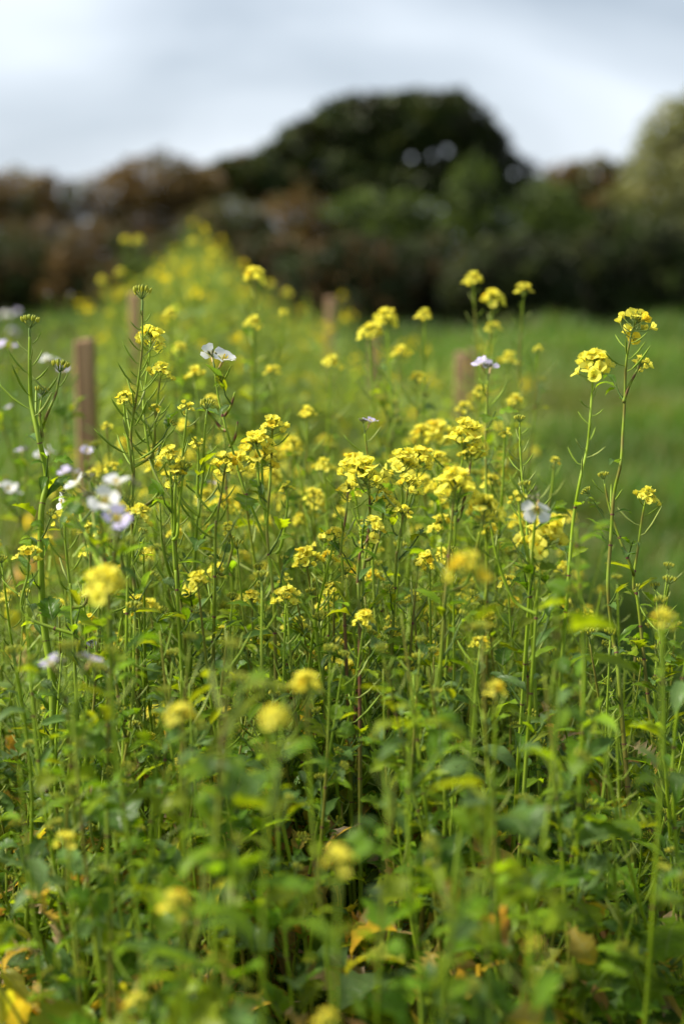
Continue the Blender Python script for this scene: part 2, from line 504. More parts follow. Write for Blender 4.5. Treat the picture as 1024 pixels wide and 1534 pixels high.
def make_head(seed, nfl, size=0.0088, white=False, ripe=1.0):
    """returns (flowers MB, buds MB). Rachis along +Z from the origin."""
    r = np.random.default_rng(seed)
    f = MB(); b = MB()
    if white:
        H = 0.022
        tube(f, [(0, 0, 0), (0.0008, 0, H * .6), (0, 0, H)], [0.0011, 0.001, 0.0007], 5, (0.12, 0.18, 0.05), 1)
        cw = (0.80, 0.80, 0.82) if seed in (300, 301, 303, 306) else (0.64, 0.58, 0.84)
        for i in range(nfl):
            a = i * 2.4 + r.uniform(-.3, .3); z0 = H * (0.25 + 0.5 * i / max(nfl, 1)); el = r.uniform(0.35, 0.9)
            d = np.array((math.cos(a) * math.cos(el), math.sin(a) * math.cos(el), math.sin(el)))
            p0 = np.array((0, 0, z0)); pl = r.uniform(0.008, 0.013)
            p1 = p0 + d * pl
            d2 = norm(d + np.array((0, 0, 0.5)))
            tube(f, [p0, p1], [0.0006, 0.0008], 4, (0.14, 0.17, 0.06), 1, False)
            tube(f, [p1, p1 + d2 * size * 0.5], [0.0013, 0.0016], 6, (0.42, 0.30, 0.12), 1, False)
            flower(f, frame_z(p1 + d2 * size * 0.3, d2, r.uniform(0, 6)), size * r.uniform(0.9, 1.1), r, cw, True)
        for i in range(6):
            a = i * 2.4; el = 0.6 + 0.1 * i
            d = np.array((math.cos(a) * math.cos(el), math.sin(a) * math.cos(el), math.sin(el)))
            p = np.array((0, 0, H)) + d * 0.005
            tube(b, [np.array((0, 0, H)), p], 0.0005, 4, (0.12, 0.17, 0.05), 0, False)
            bud(b, p, d, 0.006, 0.003, (0.17, 0.17, 0.09), 0)
        return f, b
    H = 0.019 * (0.7 + 0.02 * nfl)
    tube(f, [(0, 0, 0), (0.0006, 0, H * .6), (0, 0, H)], [0.0012, 0.0011, 0.0008], 5, (0.13, 0.20, 0.04), 1)
    for i in range(nfl):
        t = i / max(nfl - 1, 1)
        a = i * 2.39996 + r.uniform(-.25, .25)
        z0 = H * (0.05 + 0.9 * t)
        el = 0.30 + 0.70 * t + r.uniform(-.25, .25)
        d = np.array((math.cos(a) * math.cos(el), math.sin(a) * math.cos(el), math.sin(el)))
        p0 = np.array((0, 0, z0)); pl = (0.0165 - 0.0085 * t) * r.uniform(0.8, 1.25)
        p1 = p0 + d * pl
        d2 = norm(d + np.array((0, 0, r.uniform(0.3, 1.1))))
        tube(f, [p0, (p0 + p1) / 2 + (0, 0, -0.0008), p1], [0.0005, 0.0005, 0.0006], 3, (0.17, 0.23, 0.05), 1, False)
        cy = np.array((0.87, 0.82, 0.12)) * r.uniform(0.88, 1.06)
        if r.random() < 0.08:
            cy = np.array((0.80, 0.62, 0.04))
        flower(f, frame_z(p1, d2, r.uniform(0, 6)), size * r.uniform(0.82, 1.12), r, cy)
    nb = 16
    for i in range(nb):
        t = (i + .5) / nb
        a = i * 2.39996; rad = 0.0075 * math.sqrt(t)
        p = np.array((math.cos(a) * rad, math.sin(a) * rad, H + 0.006 - 0.004 * t))
        d = norm(np.array((p[0] * 60, p[1] * 60, 1.0)))
        tube(b, [np.array((0, 0, H - 0.003)), p], 0.0004, 3, (0.14, 0.20, 0.04), 0, False)
        bud(b, p, d, 0.0042 + 0.001 * t, 0.0025, np.array((0.20, 0.26, 0.03)) * (1 - t) + np.array((0.42, 0.40, 0.03)) * t, 0)
    return f, b


def pod(mb, pos, d, ln, th, r, ped=0.008, col=None):
    d = norm(d)
    up = np.array((0, 0, 1.0))
    if col is None:
        col = (0.19, 0.28, 0.025) if r.random() < 0.7 else (0.27, 0.33, 0.08)
    p1 = pos + d * ped
    d2 = norm(d + up * r.uniform(0.1, 0.7))
    P = [pos, p1, p1 + d2 * ln * .12, p1 + d2 * ln * 0.4 + up * ln * .02, p1 + norm(d2 + up * .15) * ln * 0.75 + up * ln * .02, p1 + norm(d2 + up * .25) * ln]
    tube(mb, P, [0.0005, 0.0006, th * .45, th * .5, th * .45, th * .10], 5, col, 0)


# shared library -------------------------------------------------
HEADS = []
for i in range(9):
    f, b = make_head(100 + i, [20, 15, 24, 12, 17, 8, 26, 13, 6][i], 0.0104)
    HEADS.append((f.mesh('flower_head', [M_PETAL, M_STEM]), b.mesh('bud_cluster', [M_STEM]), f, b))
BUDTOP = []
for i in range(3):
    f, b = make_head(200 + i, 0, 0.006)
    BUDTOP.append((f.mesh('flower_head', [M_PETAL, M_STEM]), b.mesh('bud_cluster', [M_STEM]), f, b))
WHEADS = []
for i in range(7):
    f, b = make_head(300 + i, [3, 2, 2, 4, 1, 3, 1][i], 0.0195, True)
    WHEADS.append((f.mesh('flower_head', [M_WHITE, M_STEM]), b.mesh('bud_cluster', [M_STEM]), f, b))
_r = np.random.default_rng(77)
LEAVES = {'lance': [], 'ovate': [], 'lobed': [], 'pinnate': []}
LEAVES_Y = {'lance': [], 'ovate': [], 'lobed': [], 'pinnate': []}
for kd, wd in (('lance', 0.26), ('ovate', 0.54), ('lobed', 0.60), ('pinnate', 0.5)):
    for k in range(8):
        c = np.array(GREENS[k % len(GREENS)]) * _r.uniform(0.85, 1.2)
        g = leaf_mb(1.0, wd * _r.uniform(0.85, 1.15), kd, _r.uniform(0.3, 1.6), _r.uniform(0.05, 0.7), c, _r, 0.12 if kd == 'lance' else 0.24)
        LEAVES[kd].append(g)
    for k in range(5):
        g = leaf_mb(1.0, wd * _r.uniform(0.75, 1.1), kd, _r.uniform(0.6, 2.2), _r.uniform(0.2, 1.1), YELLOWS[k], _r, 0.2)
        LEAVES_Y[kd].append(g)
LEAF_MESH = {}


def leaf_mesh(kd, k, yel):
    key = (kd, k, yel)
    if key not in LEAF_MESH:
        g = (LEAVES_Y if yel else LEAVES)[kd][k]
        LEAF_MESH[key] = g.mesh('leaf', [M_LEAF, M_STEM])
    return LEAF_MESH[key]


# ------------------------------------------------------------------ one mustard plant
def stem_cols(P, r, red):
    n = len(P)
    base = np.array((0.20, 0.29, 0.022)) * r.uniform(0.85, 1.25)
    c = np.tile(base, (n, 1))
    k = np.clip(r.normal(0, 1, n), -1, 1)[:, None] * 0.012
    c = c + k
    if red > 0:
        s_ = (np.sin(np.arange(n) * 0.9 + r.uniform(0, 6)) * 0.5 + 0.5)[:, None] * red
        c = c * (1 - s_) + np.array((0.14, 0.055, 0.035)) * s_
    return np.clip(c, 0.01, 1)


def build_plant(name, stems, base, r, hero, leafy=1.0, kind='mustard', rough_leaves=1.0, headvar=None):
    """stems: list of dict(path = world points from tip downwards, tip = head/bud/pods/white/none, size, pods)
    the first reaches the ground; returns the root Empty."""
    root = bpy.data.objects.new(name, None)
    C.objects.link(root)
    root.empty_display_size = 0.05
    root.location = base
    base = np.asarray(base, float)
    st = MB(); fo = MB(); po = MB()
    heads = []
    leaves = []
    podsets = []
    main = None
    for si, s in enumerate(stems):
        K = np.array(s['path'], float)[::-1] - base          # from the root upwards
        if si > 0 and main is not None and not s.get('free'):
            dd = np.linalg.norm(main - K[0], axis=1) + 0.6 * np.clip(main[:, 2] - K[0][2] + 0.03, 0, None)
            K = np.vstack([main[np.argmin(dd)], K])
        P = smooth_path(K, 7 if hero else 5)
        n = len(P)
        seg = np.linalg.norm(np.diff(P, axis=0), axis=1)
        al = np.concatenate([[0], np.cumsum(seg)])
        Ltot = al[-1]
        r0 = s.get('r0', 0.0042 if si == 0 else 0.0021)
        r1 = s.get('r1', 0.0011)
        rad = r1 + (r0 - r1) * (1 - al / Ltot) ** 0.7
        tube(st, P, rad, 7 if hero else 5, stem_cols(P, r, s.get('red', 0.0 if r.random() < .6 else .6)), 0)
        if si == 0:
            main = P
        tdir = norm(P[-1] - P[-3])
        size = s.get('size', 1.0)
        tip = s.get('tip', 'head')
        tdir = norm(s['tdir']) if 'tdir' in s else tdir
        if tip != 'none':
            lib = {'head': HEADS, 'bud': BUDTOP, 'white': WHEADS, 'pods': BUDTOP}[tip]
            hv = s.get('var')
            h = lib[hv if hv is not None else r.integers(len(lib) - (3 if tip == 'head' and size > .9 else 0))]
            back = 0.010
            if tip == 'head':
                size = size * 0.84; back = 0.055 * size
            heads.append((h, P[-1] - tdir * back * 0.3, tdir, size, r.uniform(0, 6.28)))

        def sample(a):
            a = np.clip(a, 0, Ltot)
            p = np.array([np.interp(a, al, P[:, k]) for k in range(3)])
            q = np.array([np.interp(min(a + 0.01, Ltot), al, P[:, k]) for k in range(3)])
            return p, norm(q - p) if a < Ltot - 0.005 else tdir
        # pods below the head
        pods = []; podsets.append(pods)
        npod = s.get('pods', int(r.integers(8, 20)))
        plen = s.get('podspan', 0.012 * npod)
        az = r.uniform(0, 6)
        for k in range(npod):
            t = (k + 0.6) / npod
            a = Ltot - 0.004 - plen * t
            if a < 0.06:
                break
            p, td = sample(a)
            az += 2.4 + r.uniform(-.3, .3)
            rad_d = np.array((math.cos(az), math.sin(az), r.uniform(0.15, 0.7)))
            ln = (0.008 + 0.033 * t ** 0.8) * r.uniform(0.7, 1.2) * s.get('podlen', 1.0)
            g = MB(); pods.append(g)
            pod(g, p, rad_d, ln, 0.0014 + 0.0017 * t * s.get('podlen', 1.0), r, 0.005 + 0.005 * t)
        # leaves and small side shoots at nodes
        a = Ltot - plen - r.uniform(0.01, 0.05)
        az = r.uniform(0, 6)
        while a > (0.04 if si == 0 else 0.02):
            p, td = sample(a)
            z = p[2]
            az += 2.4 + r.uniform(-.5, .5)
            low = np.clip((0.95 - z) / 0.8, 0, 1)
            ln = (0.034 + 0.098 * low) * r.uniform(0.65, 1.3) * s.get('leaf', 1.0)
            if z < 0.10:
                ln *= 0.8
            kd = ('lance' if r.random() < 0.7 else 'ovate') if low < 0.22 else (('lance', 'ovate', 'pinnate', 'lobed')[r.integers(4)] if low < 0.5 else ('ovate', 'lobed', 'pinnate', 'lobed')[r.integers(4)])
            yel = z < 0.75 and r.random() < 0.42 * (1.4 - z)
            el = r.uniform(-0.1, 0.9) if not yel else r.uniform(-0.9, 0.3)
            d = np.array((math.cos(az) * math.cos(el), math.sin(az) * math.cos(el), math.sin(el)))
            M = frame(p, d, r.uniform(-0.5, 0.5), ln)
            kk = int(r.integers(5 if yel else 8))
            leaves.append((kd, kk, yel, M))
            if r.random() < 0.75 and z > 0.2 and not yel:     # axillary shoot: two or three small leaves
                ln2 = r.uniform(0.018, 0.055)
                sd_ = norm(np.array((math.cos(az + .3), math.sin(az + .3), 1.3)))
                q = p + sd_ * ln2
                tube(st, [p, (p + q) / 2 + np.array((math.cos(az), math.sin(az), 0)) * 0.003, q], [0.0013, 0.001, 0.0008], 4, (0.09, 0.15, 0.03), 0, False)
                if r.random() < 0.35 and z > 0.6:
                    heads.append((BUDTOP[r.integers(3)], q, sd_, r.uniform(.6, .9), r.uniform(0, 6)))
                for w_ in range(int(r.integers(2, 4))):
                    a2 = az + r.uniform(-1.6, 1.6); e2 = r.uniform(0.1, 1.1)
                    dd = np.array((math.cos(a2) * math.cos(e2), math.sin(a2) * math.cos(e2), math.sin(e2)))
                    leaves.append(('lance' if r.random() < .6 else 'ovate', int(r.integers(8)), False, frame(q - sd_ * r.uniform(0, .6) * ln2, dd, r.uniform(-.6, .6), r.uniform(0.018, 0.04))))
            if r.random() < 0.5:                                # purple node
                tube(st, [p - td * 0.003, p, p + td * 0.003], [0.001, np.interp(a, al, rad) + 0.0007, 0.001], 6, (0.13, 0.05, 0.045), 0, False)
            a -= r.uniform(0.028, 0.062) / leafy
    link('stem', st.mesh('stem', [M_STEM]), root)
    for pl in podsets:
        if len(pl) <= 3:
            for g in pl:
                link('seed_pod', g.mesh('seed_pod', [M_STEM]), root)
        else:
            po = MB()
            for g in pl:
                po.merge(g)
            link('seed_pods', po.mesh('seed_pods', [M_STEM]), root)
    if hero:
        big = sorted(leaves, key=lambda q: -np.linalg.norm(q[3][:3, 0]))[:16]
        ids = {id(q) for q in big}
        for q in big:
            o = link('leaf', leaf_mesh(q[0], q[1], q[2]), root)
            o.matrix_local = Matrix(q[3].tolist())
            if q[2]:
                o['label'] = 'yellowing withered leaf'
        rest = [q for q in leaves if id(q) not in ids]
    else:
        rest = leaves
    for q in rest:
        fo.merge((LEAVES_Y if q[2] else LEAVES)[q[0]][q[1]], q[3], r.uniform(0.8, 1.25))
    if fo.n:
        link('foliage', fo.mesh('foliage', [M_LEAF, M_STEM]), root)
    for h, p, d, sz, spin in heads:
        o = link('flower_head', h[0], root)
        o.matrix_local = Matrix(frame_z(p, d, spin, sz).tolist())
        b = link('bud_cluster', h[1], o)
    return root


def copy_tree(o, parent=None):
    c = o.copy()
    C.objects.link(c)
    if parent is not None:
        c.parent = parent
        c.matrix_parent_inverse = o.matrix_parent_inverse.copy()
    for ch in list(o.children):
        copy_tree(ch, c)
    return c


# ------------------------------------------------------------------ hero plants, read off the photograph
def to_ground(pts, r, lean=(0, 0)):
    """extends a stem from its lowest seen point down to the soil"""
    p = np.array(pts[-1], float)
    prev = np.array(pts[-2], float)
    d = p - prev
    sl = np.clip(d[:2] / max(abs(d[2]), 1e-3), -0.35, 0.35)
    out = list(pts)
    z = p[2]
    mid = np.array((p[0] + sl[0] * z * 0.35 + lean[0] * .4 + r.uniform(-.01, .01), p[1] + sl[1] * z * 0.3 + lean[1] * .4, z * 0.5))
    end = np.array((mid[0] + sl[0] * z * 0.05 + lean[0] * .6 + r.uniform(-.015, .015), mid[1] + lean[1] * .6, -0.004))
    return out + [mid, end]


def seen_plant(label, d, specs, seed, cat='mustard plant', name='mustard_plant', group='mustard plants with heads read one by one', leafy=1.0, lean=(0, 0)):
    """specs: list of (path in photo pixels from the tip down, tip kind, size[, extras])"""
    r = np.random.default_rng(seed)
    stems = []
    for i, sp in enumerate(specs):
        path, tip, size = sp[0], sp[1], sp[2]
        ex = dict(sp[3]) if len(sp) > 3 else {}
        dd = ex.pop('d', d)
        dt = ex.pop('dt', dd)
        n = len(path)
        pts = [at(px, py, dt + (dd - dt) * (k / max(n - 1, 1)) + (r.uniform(-.008, .008) if k else 0)) for k, (px, py) in enumerate(path)]
        if n == 1:
            p = pts[0]
            if i == 0:
                pts.append(p + np.array((r.uniform(-.012, .012), r.uniform(-.02, .02), -0.14)))
                pts.append(pts[-1] + np.array((r.uniform(-.02, .02), r.uniform(-.02, .02), -0.16)))
            else:
                m = stems[0]['path']
                zt = p[2] - r.uniform(0.16, 0.30)
                mz = np.array([q[2] for q in m][::-1])
                j = np.array([np.interp(zt, mz, np.array([q[k] for q in m][::-1])) for k in range(3)])
                j[2] = zt
                q1 = p * 0.72 + j * 0.28 + np.array((0, 0, -0.012)); q1[:2] = p[:2] * 0.9 + j[:2] * 0.1
                q2 = p * 0.35 + j * 0.65; q2[:2] = p[:2] * 0.55 + j[:2] * 0.45
                pts += [q1, q2, j]
        if i == 0:
            pts = to_ground(pts, r, lean)
        ex.update(path=pts, tip=tip, size=size)
        stems.append(ex)
    base = np.array(stems[0]['path'][-1]); base[2] = 0
    o = build_plant(name, stems, base, r, True, leafy)
    tag(o, label, cat, group)
    return o


G1 = 'tall flowering mustard stems standing above the crop'
seen_plant('tall bare mustard stem at the far left edge, green bud tip and thick kinked stem', 1.62, [
    ([(45, 505), (45, 545), (47, 600), (58, 655), (70, 715), (62, 770), (62, 870), (68, 950), (78, 1020), (80, 1130)], 'bud', 1.25, dict(pods=12, podspan=0.10, r0=0.0078, r1=.0017, var=0, podlen=1.3, leaf=1.25)),
    ([(88, 570), (84, 590), (72, 618), (62, 645)], 'bud', 1.2, dict(pods=3, podspan=0.02, red=.8, leaf=.8)),
    ([(62, 600), (60, 628), (64, 655)], 'bud', 0.9, dict(pods=2, podspan=.02)),
], 1, group=G1, leafy=1.5)
seen_plant('tall mustard at left with pods all up its stem, yellow tips at two heights', 1.68, [
    ([(213, 462), (213, 520), (205, 590), (196, 650), (200, 700), (198, 760), (200, 860), (205, 960)], 'bud', 1.35, dict(pods=24, podspan=0.20, podlen=1.15)),
    ([(226, 508), (222, 550), (215, 600), (219, 650), (230, 705), (240, 745)], 'head', 1.1, dict(pods=22, podspan=0.16, var=0, dt=1.72)),
    ([(241, 558), (236, 600), (231, 650), (229, 700), (236, 740)], 'head', 0.85, dict(pods=16, var=1)),
    ([(186, 596), (187, 625), (192, 660), (197, 690)], 'head', 0.72, dict(pods=6, var=3)),
    ([(232, 612), (232, 640), (228, 680)], 'head', 0.5, dict(pods=2, var=8)),
], 2, group=G1, leafy=0.8)
seen_plant('tallest mustard at right with a bright head and a small side head below it', 1.66, [
    ([(951, 483), (944, 505), (937, 545), (935, 600), (932, 650), (929, 695), (919, 740), (914, 810), (910, 880), (918, 960), (928, 1040)], 'head', 1.28, dict(pods=9, podspan=.06, var=7, podlen=.8, leaf=.8)),
    ([(959, 546), (952, 558), (942, 577), (934, 600)], 'head', 0.85, dict(pods=1, red=.9, var=5)),
], 3, group=G1, leafy=0.8)
seen_plant('tall mustard left of the rightmost one, one round head on a bare curved stem', 1.76, [
    ([(888, 548), (886, 585), (883, 630), (879, 670), (868, 720), (858, 780), (852, 850), (846, 930)], 'head', 1.4, dict(pods=13, podspan=.14, var=0, podlen=.55, leaf=.8)),
], 4, group=G1, leafy=0.7)
seen_plant('mustard at the right edge with a small head half hidden by a leaf', 1.70, [
    ([(968, 745), (962, 770), (955, 820), (948, 880), (960, 950)], 'head', 0.85, dict(pods=4, var=1)),
    ([(905, 600 + 125), (912, 760), (925, 800), (945, 850)], 'bud', 0.8, dict(pods=3)),
], 5, group=G1, leafy=1.4)
seen_plant('thin green spike without petals left of the white flower at right', 1.70, [
    ([(778, 640), (779, 680), (782, 720), (788, 770), (790, 840), (795, 920)], 'bud', 0.8, dict(pods=16, podspan=.12, podlen=.8, var=0)),
], 6, group=G1, leafy=0.9)
seen_plant('mustard with a round head over a loose lower head, left of centre', 1.60, [
    ([(254, 684), (256, 720), (258, 780), (262, 850), (268, 930)], 'head', 0.85, dict(var=1, pods=4)),
    ([(264, 712), (262, 740), (262, 790)], 'head', 0.9, dict(var=3, pods=14)),
    ([(274, 716), (268, 760), (266, 800)], 'bud', 1.0, dict(pods=8)),
], 7, group=G1)
seen_plant('mustard with a green bud tip over pale young pods beside the white flower stem', 1.64, [
    ([(309, 622), (306, 660), (304, 710), (298, 770), (292, 840)], 'bud', 1.0, dict(pods=12, var=1)),
    ([(297, 668), (297, 700), (296, 740)], 'head', 0.7, dict(var=5, pods=2)),
    ([(280, 612), (278, 640), (274, 680), (268, 740)], 'head', 0.65, dict(var=5, pods=10)),
], 8, group=G1)
seen_plant('mustard with a compact head standing under the white flower', 1.62, [
    ([(338, 695), (333, 730), (325, 780), (322, 850)], 'head', 1.05, dict(var=7, pods=10)),
    ([(342, 792), (348, 820), (335, 860)], 'head', 0.6, dict(var=5, pods=5)),
], 9, group=G1)
seen_plant('mustard with a flat topped head on a dark stem over two more heads', 1.62, [
    ([(408, 640), (407, 680), (403, 740), (400, 800), (408, 880), (412, 960)], 'head', 0.95, dict(var=1, pods=4)),
    ([(384, 668), (386, 700), (390, 750)], 'head', 1.15, dict(var=0, pods=8)),
    ([(392, 688), (393, 720), (398, 780)], 'head', 0.95, dict(var=7, pods=5)),
    ([(428, 732), (430, 760), (420, 820)], 'head', 0.6, dict(var=5, pods=12)),
], 10, group=G1)
seen_plant('mustard with a loose head on a reddish stem at centre left of the big cluster', 1.63, [
    ([(521, 735), (518, 770), (510, 830), (515, 900)], 'head', 0.95, dict(var=3, pods=5, red=.9)),
], 11, group=G1)
seen_plant('mustard with the big bright head on a dark red stem at the centre', 1.68, [
    ([(545, 712), (553, 745), (552, 790), (545, 850), (540, 930)], 'head', 1.35, dict(var=6, pods=2, red=1.0)),
    ([(575, 750), (572, 780), (560, 830)], 'head', 0.95, dict(var=1, pods=4)),
    ([(530, 700), (532, 740), (540, 800)], 'head', 1.15, dict(var=2, pods=4, d=1.78)),
], 12, group=G1)
seen_plant('mustard with a split head of round petals tilted up at the centre, red stem', 1.60, [
    ([(560, 790), (552, 806), (540, 826), (535, 870), (538, 950)], 'head', 0.98, dict(var=3, pods=1, red=1.0)),
], 13, group=G1)
seen_plant('mustard with a wide double head right of the centre cluster', 1.66, [
    ([(612, 725), (606, 760), (596, 820), (590, 900)], 'head', 1.0, dict(var=3, pods=3)),
    ([(603, 695), (602, 740), (600, 790)], 'head', 1.15, dict(var=6, pods=2, d=1.75)),
    ([(628, 690), (620, 730), (604, 790)], 'head', 1.15, dict(var=2, pods=2, d=1.78)),
    ([(603, 770), (600, 800)], 'head', 0.8, dict(var=5, pods=2)),
], 14, group=G1)
seen_plant('mustard with a tall stacked head and purple shoots right of centre', 1.80, [
    ([(698, 655), (692, 690), (684, 740), (680, 820)], 'head', 1.4, dict(var=6, pods=4)),
    ([(706, 680), (700, 720), (690, 770)], 'head', 0.9, dict(var=1, pods=2, red=1)),
], 15, group=G1)
seen_plant('mustard with a broad soft head low right of centre', 1.48, [
    ([(681, 730), (676, 780), (670, 850), (664, 930)], 'head', 1.3, dict(var=2, pods=4)),
    ([(725, 765), (718, 800), (700, 870)], 'head', 1.15, dict(var=0, pods=6)),
], 16, group=G1)
seen_plant('mustard with a broad head just under the white flower at right', 1.52, [
    ([(817, 803), (812, 830), (806, 880), (800, 960)], 'head', 1.45, dict(var=6, pods=6)),
    ([(776, 748), (780, 790), (795, 850)], 'head', 0.7, dict(var=5, pods=6)),
    ([(735, 790), (745, 840), (770, 900)], 'bud', 1.0, dict(pods=8)),
], 17, group=G1)
seen_plant('mustard beside the kinked stem at left with a ragged head over pale buds', 1.58, [
    ([(97, 778), (98, 810), (104, 870), (110, 950)], 'head', 0.8, dict(var=7, pods=8)),
    ([(44, 830), (42, 860), (36, 920)], 'head', 0.85, dict(var=3, pods=8)),
    ([(135, 795), (136, 830), (130, 900)], 'head', 0.75, dict(var=1, pods=5)),
], 18, group=G1)
seen_plant('mustard at left with two heads behind the blurred white flowers', 1.56, [
    ([(208, 772), (200, 800), (192, 860), (190, 940)], 'head', 0.85, dict(var=1, pods=6)),
    ([(172, 775), (178, 810), (186, 860)], 'head', 0.7, dict(var=5, pods=5)),
], 19, group=G1)
seen_plant('mustard with a small neat low head right of centre among green leaves', 1.52, [
    ([(719, 964), (716, 990), (712, 1040), (706, 1120)], 'head', 0.62, dict(var=4, pods=2)),
], 20, group=G1, leafy=1.2)
seen_plant('slim green seed spike at centre left whose pods fan out like a feather', 1.64, [
    ([(258, 735), (262, 780), (264, 830), (268, 880), (276, 940), (280, 1000)], 'bud', .8, dict(pods=26, podspan=.22, podlen=1.2)),
    ([(240, 760), (244, 820), (262, 880)], 'bud', .7, dict(pods=18, podspan=.14, podlen=1.2)),
], 21, group=G1)

# near, out of focus
G2 = 'blurred mustard heads close to the lens'
near = [
    (155, 876, 1.20, 1.25, 0, 'blurred round mustard head low at left under the white radish flowers'),
    (695, 850, 1.12, 1.15, 7, 'blurred two lobed mustard head right of centre, nearest big one in the upper half'),
    (458, 1025, 1.18, 0.85, 0, 'blurred mustard head at centre left, alone below the middle of the field'),
    (272, 1070, 1.12, 0.9, 3, 'blurred mustard head left of centre above the lobed leaves'),
    (412, 1075, 1.02, 0.75, 4, 'very blurred faint mustard head between two sharper ones left of centre'),
    (742, 1032, 1.24, 0.62, 7, 'small blurred mustard head right of centre below the neat small one'),
    (100, 1257, 1.25, 0.80, 3, 'blurred mustard head low at the left edge over yellow leaves'),
    (265, 1353, 1.05, 0.85, 7, 'blurred mustard head in the lower left quarter above a pale leaf'),
    (508, 1285, 1.00, 0.85, 3, 'blurred mustard head at the bottom centre'),
    (490, 1528, 0.98, 0.62, 7, 'blurred mustard head cut by the bottom edge of the view'),
    (992, 925, 1.15, 0.75, 3, 'blurred mustard head touching the right edge beside narrow leaves'),
    (82, 1378, 1.45, 0.5, 5, 'small ragged mustard head in the lower left corner'),
    (800, 1415, 0.98, 0.5, 5, 'faint blurred mustard head low at right over dark leaves'),
    (205, 1500, 1.10, 0.6, 8, 'pale blurred mustard tip near the bottom left corner'),
]
for i, (px, py, d, sz, vr, lb) in enumerate(near):
    seen_plant(lb, d, [([(px, py)], 'head', sz * .87, dict(var=vr, pods=3, podlen=.6, r0=0.003))], 40 + i, group=G2, leafy=.5)

G6 = 'leafy mustard stems blurred close to the lens'
for i, (px, py, d, lf, lb) in enumerate([
    (832, 890, 1.12, 1.5, 'blurred bright green leafy stem right of centre, topped with broad pale leaves'),
    (862, 790, 1.30, 1.7, 'blurred mustard shoot at right whose big pale leaves point up to the right'),
    (620, 1010, 1.20, 1.4, 'blurred leafy shoot below the centre of the field'),
    (335, 1110, 1.12, 1.5, 'blurred leafy shoot left of centre with dark broad leaves'),
    (735, 1150, 1.10, 1.5, 'blurred leafy shoot in the lower right quarter with overlapping leaves'),
    (30, 1150, 1.25, 1.4, 'blurred leafy shoot low at the left edge'),
]):
    seen_plant(lb, d, [([(px, py)], 'none', 1, dict(pods=0, podspan=0.0, leaf=lf * .8, r0=.0034, red=0))], 200 + i, group=G6, leafy=1.4)

# behind the focus
G3 = 'softly blurred mustard plants behind the sharp ones'
back = [
    ('mustard behind the stand with two soft heads one above the other, left of centre', 2.35, [(381, 415, 1.15, 0, 8), (379, 485, .9, 1, 8), (425, 470, .6, 5, 16)]),
    ('mustard with one soft round head in front of the middle post', 2.3, [(496, 545, .95, 1, 8), (408, 555, .75, 3, 8)]),
    ('mustard with three soft heads in a slanting row before the dark hedge', 2.3, [(578, 480, 1.25, 2, 8), (555, 498, 1.1, 0, 10), (600, 530, .95, 1, 6)]),
    ('mustard with a small soft head between two taller groups of heads', 2.3, [(635, 474, .85, 1, 14), (625, 565, .8, 3, 4)]),
    ('tallest soft mustard right of centre, pods densely set under a round head', 2.35, [(708, 420, .95, 1, 24), (737, 448, 1.1, 0, 14), (738, 490, .8, 3, 6)]),
    ('soft mustard right of the tallest group with a tall ladder of pods', 2.3, [(784, 432, .8, 3, 30), (805, 523, .5, 5, 4), (762, 540, 1.0, 1, 12)]),
    ('soft mustard heads in the middle distance left of the tall centre group', 2.1, [(655, 650, 1.3, 2, 4), (632, 650, 1.0, 0, 4), (695, 610, .8, 3, 4)]),
    ('soft mustard behind the sharp cluster with small heads low in the crop', 2.0, [(485, 700, .9, 1, 5), (470, 740, .8, 3, 5), (510, 770, .7, 5, 3)]),
    ('soft mustard behind the flat topped head, heads in a loose row', 2.1, [(440, 665, .9, 7, 5), (460, 620, .8, 1, 5), (405, 715, 1.0, 0, 4)]),
    ('soft mustard behind the pod covered stem with low heads', 2.1, [(292, 560, .8, 1, 10), (318, 600, .8, 3, 6), (275, 640, .8, 1, 4)]),
    ('soft mustard before the left post with small scattered heads', 2.0, [(160, 640, .55, 5, 6), (168, 700, .7, 3, 5), (140, 710, .6, 5, 5)]),
    ('soft mustard at mid height between the centre cluster and the stacked head', 1.95, [(650, 735, .9, 1, 4), (655, 690, .9, 0, 4)]),
    ('soft mustard low right of centre with heads just above the leaves', 1.9, [(735, 720, .8, 3, 5), (755, 650, .6, 5, 10), (830, 690, .5, 8, 8)]),
    ('mustard low at the right with tiny heads by the meadow edge', 1.8, [(880, 922, .6, 5, 4), (760, 870, .7, 3, 6), (690, 900, .7, 1, 4)]),
    ('mustard at centre left with sparse heads half hidden by stems', 1.75, [(440, 935, .9, 3, 4), (425, 870, .6, 5, 4), (330, 945, .7, 3, 4)]),
    ('mustard low at the centre with small ragged heads in the greenery', 1.7, [(620, 895, .6, 5, 4), (640, 930, .5, 8, 4), (585, 930, .5, 5, 4)]),
    ('mustard at centre with two small heads under the split one', 1.75, [(490, 835, .7, 7, 4), (500, 880, .7, 3, 4)]),
    ('mustard at left with tiny star like heads between the two tall stems', 1.65, [(208, 915, .5, 8, 3), (215, 830, .5, 5, 4)]),
    ('mustard right of the tall group with small soft heads near the meadow', 2.15, [(720, 585, .7, 3, 5), (770, 600, .7, 1, 5), (745, 640, .6, 5, 5)]),
    ('mustard with a pair of soft heads between the left post and the tall stems', 2.4, [(255, 470, .7, 1, 6), (270, 520, .7, 3, 6)]),
]
for i, (lb, d, hs) in enumerate(back):
    seen_plant(lb, d, [([(px, py)], 'head', sz, dict(var=vr, pods=pn, d=d + (0 if k == 0 else 0.04 * (-1) ** k))) for k, (px, py, sz, vr, pn) in enumerate(hs)], 70 + i, group=G3)

# white radish flowers
G4 = 'wild radish plants with white and lilac flowers'


def radish(label, d, specs, seed, leafy=.7):
    return seen_plant(label, d, specs, seed, 'wild radish', 'wild_radish', G4, leafy)


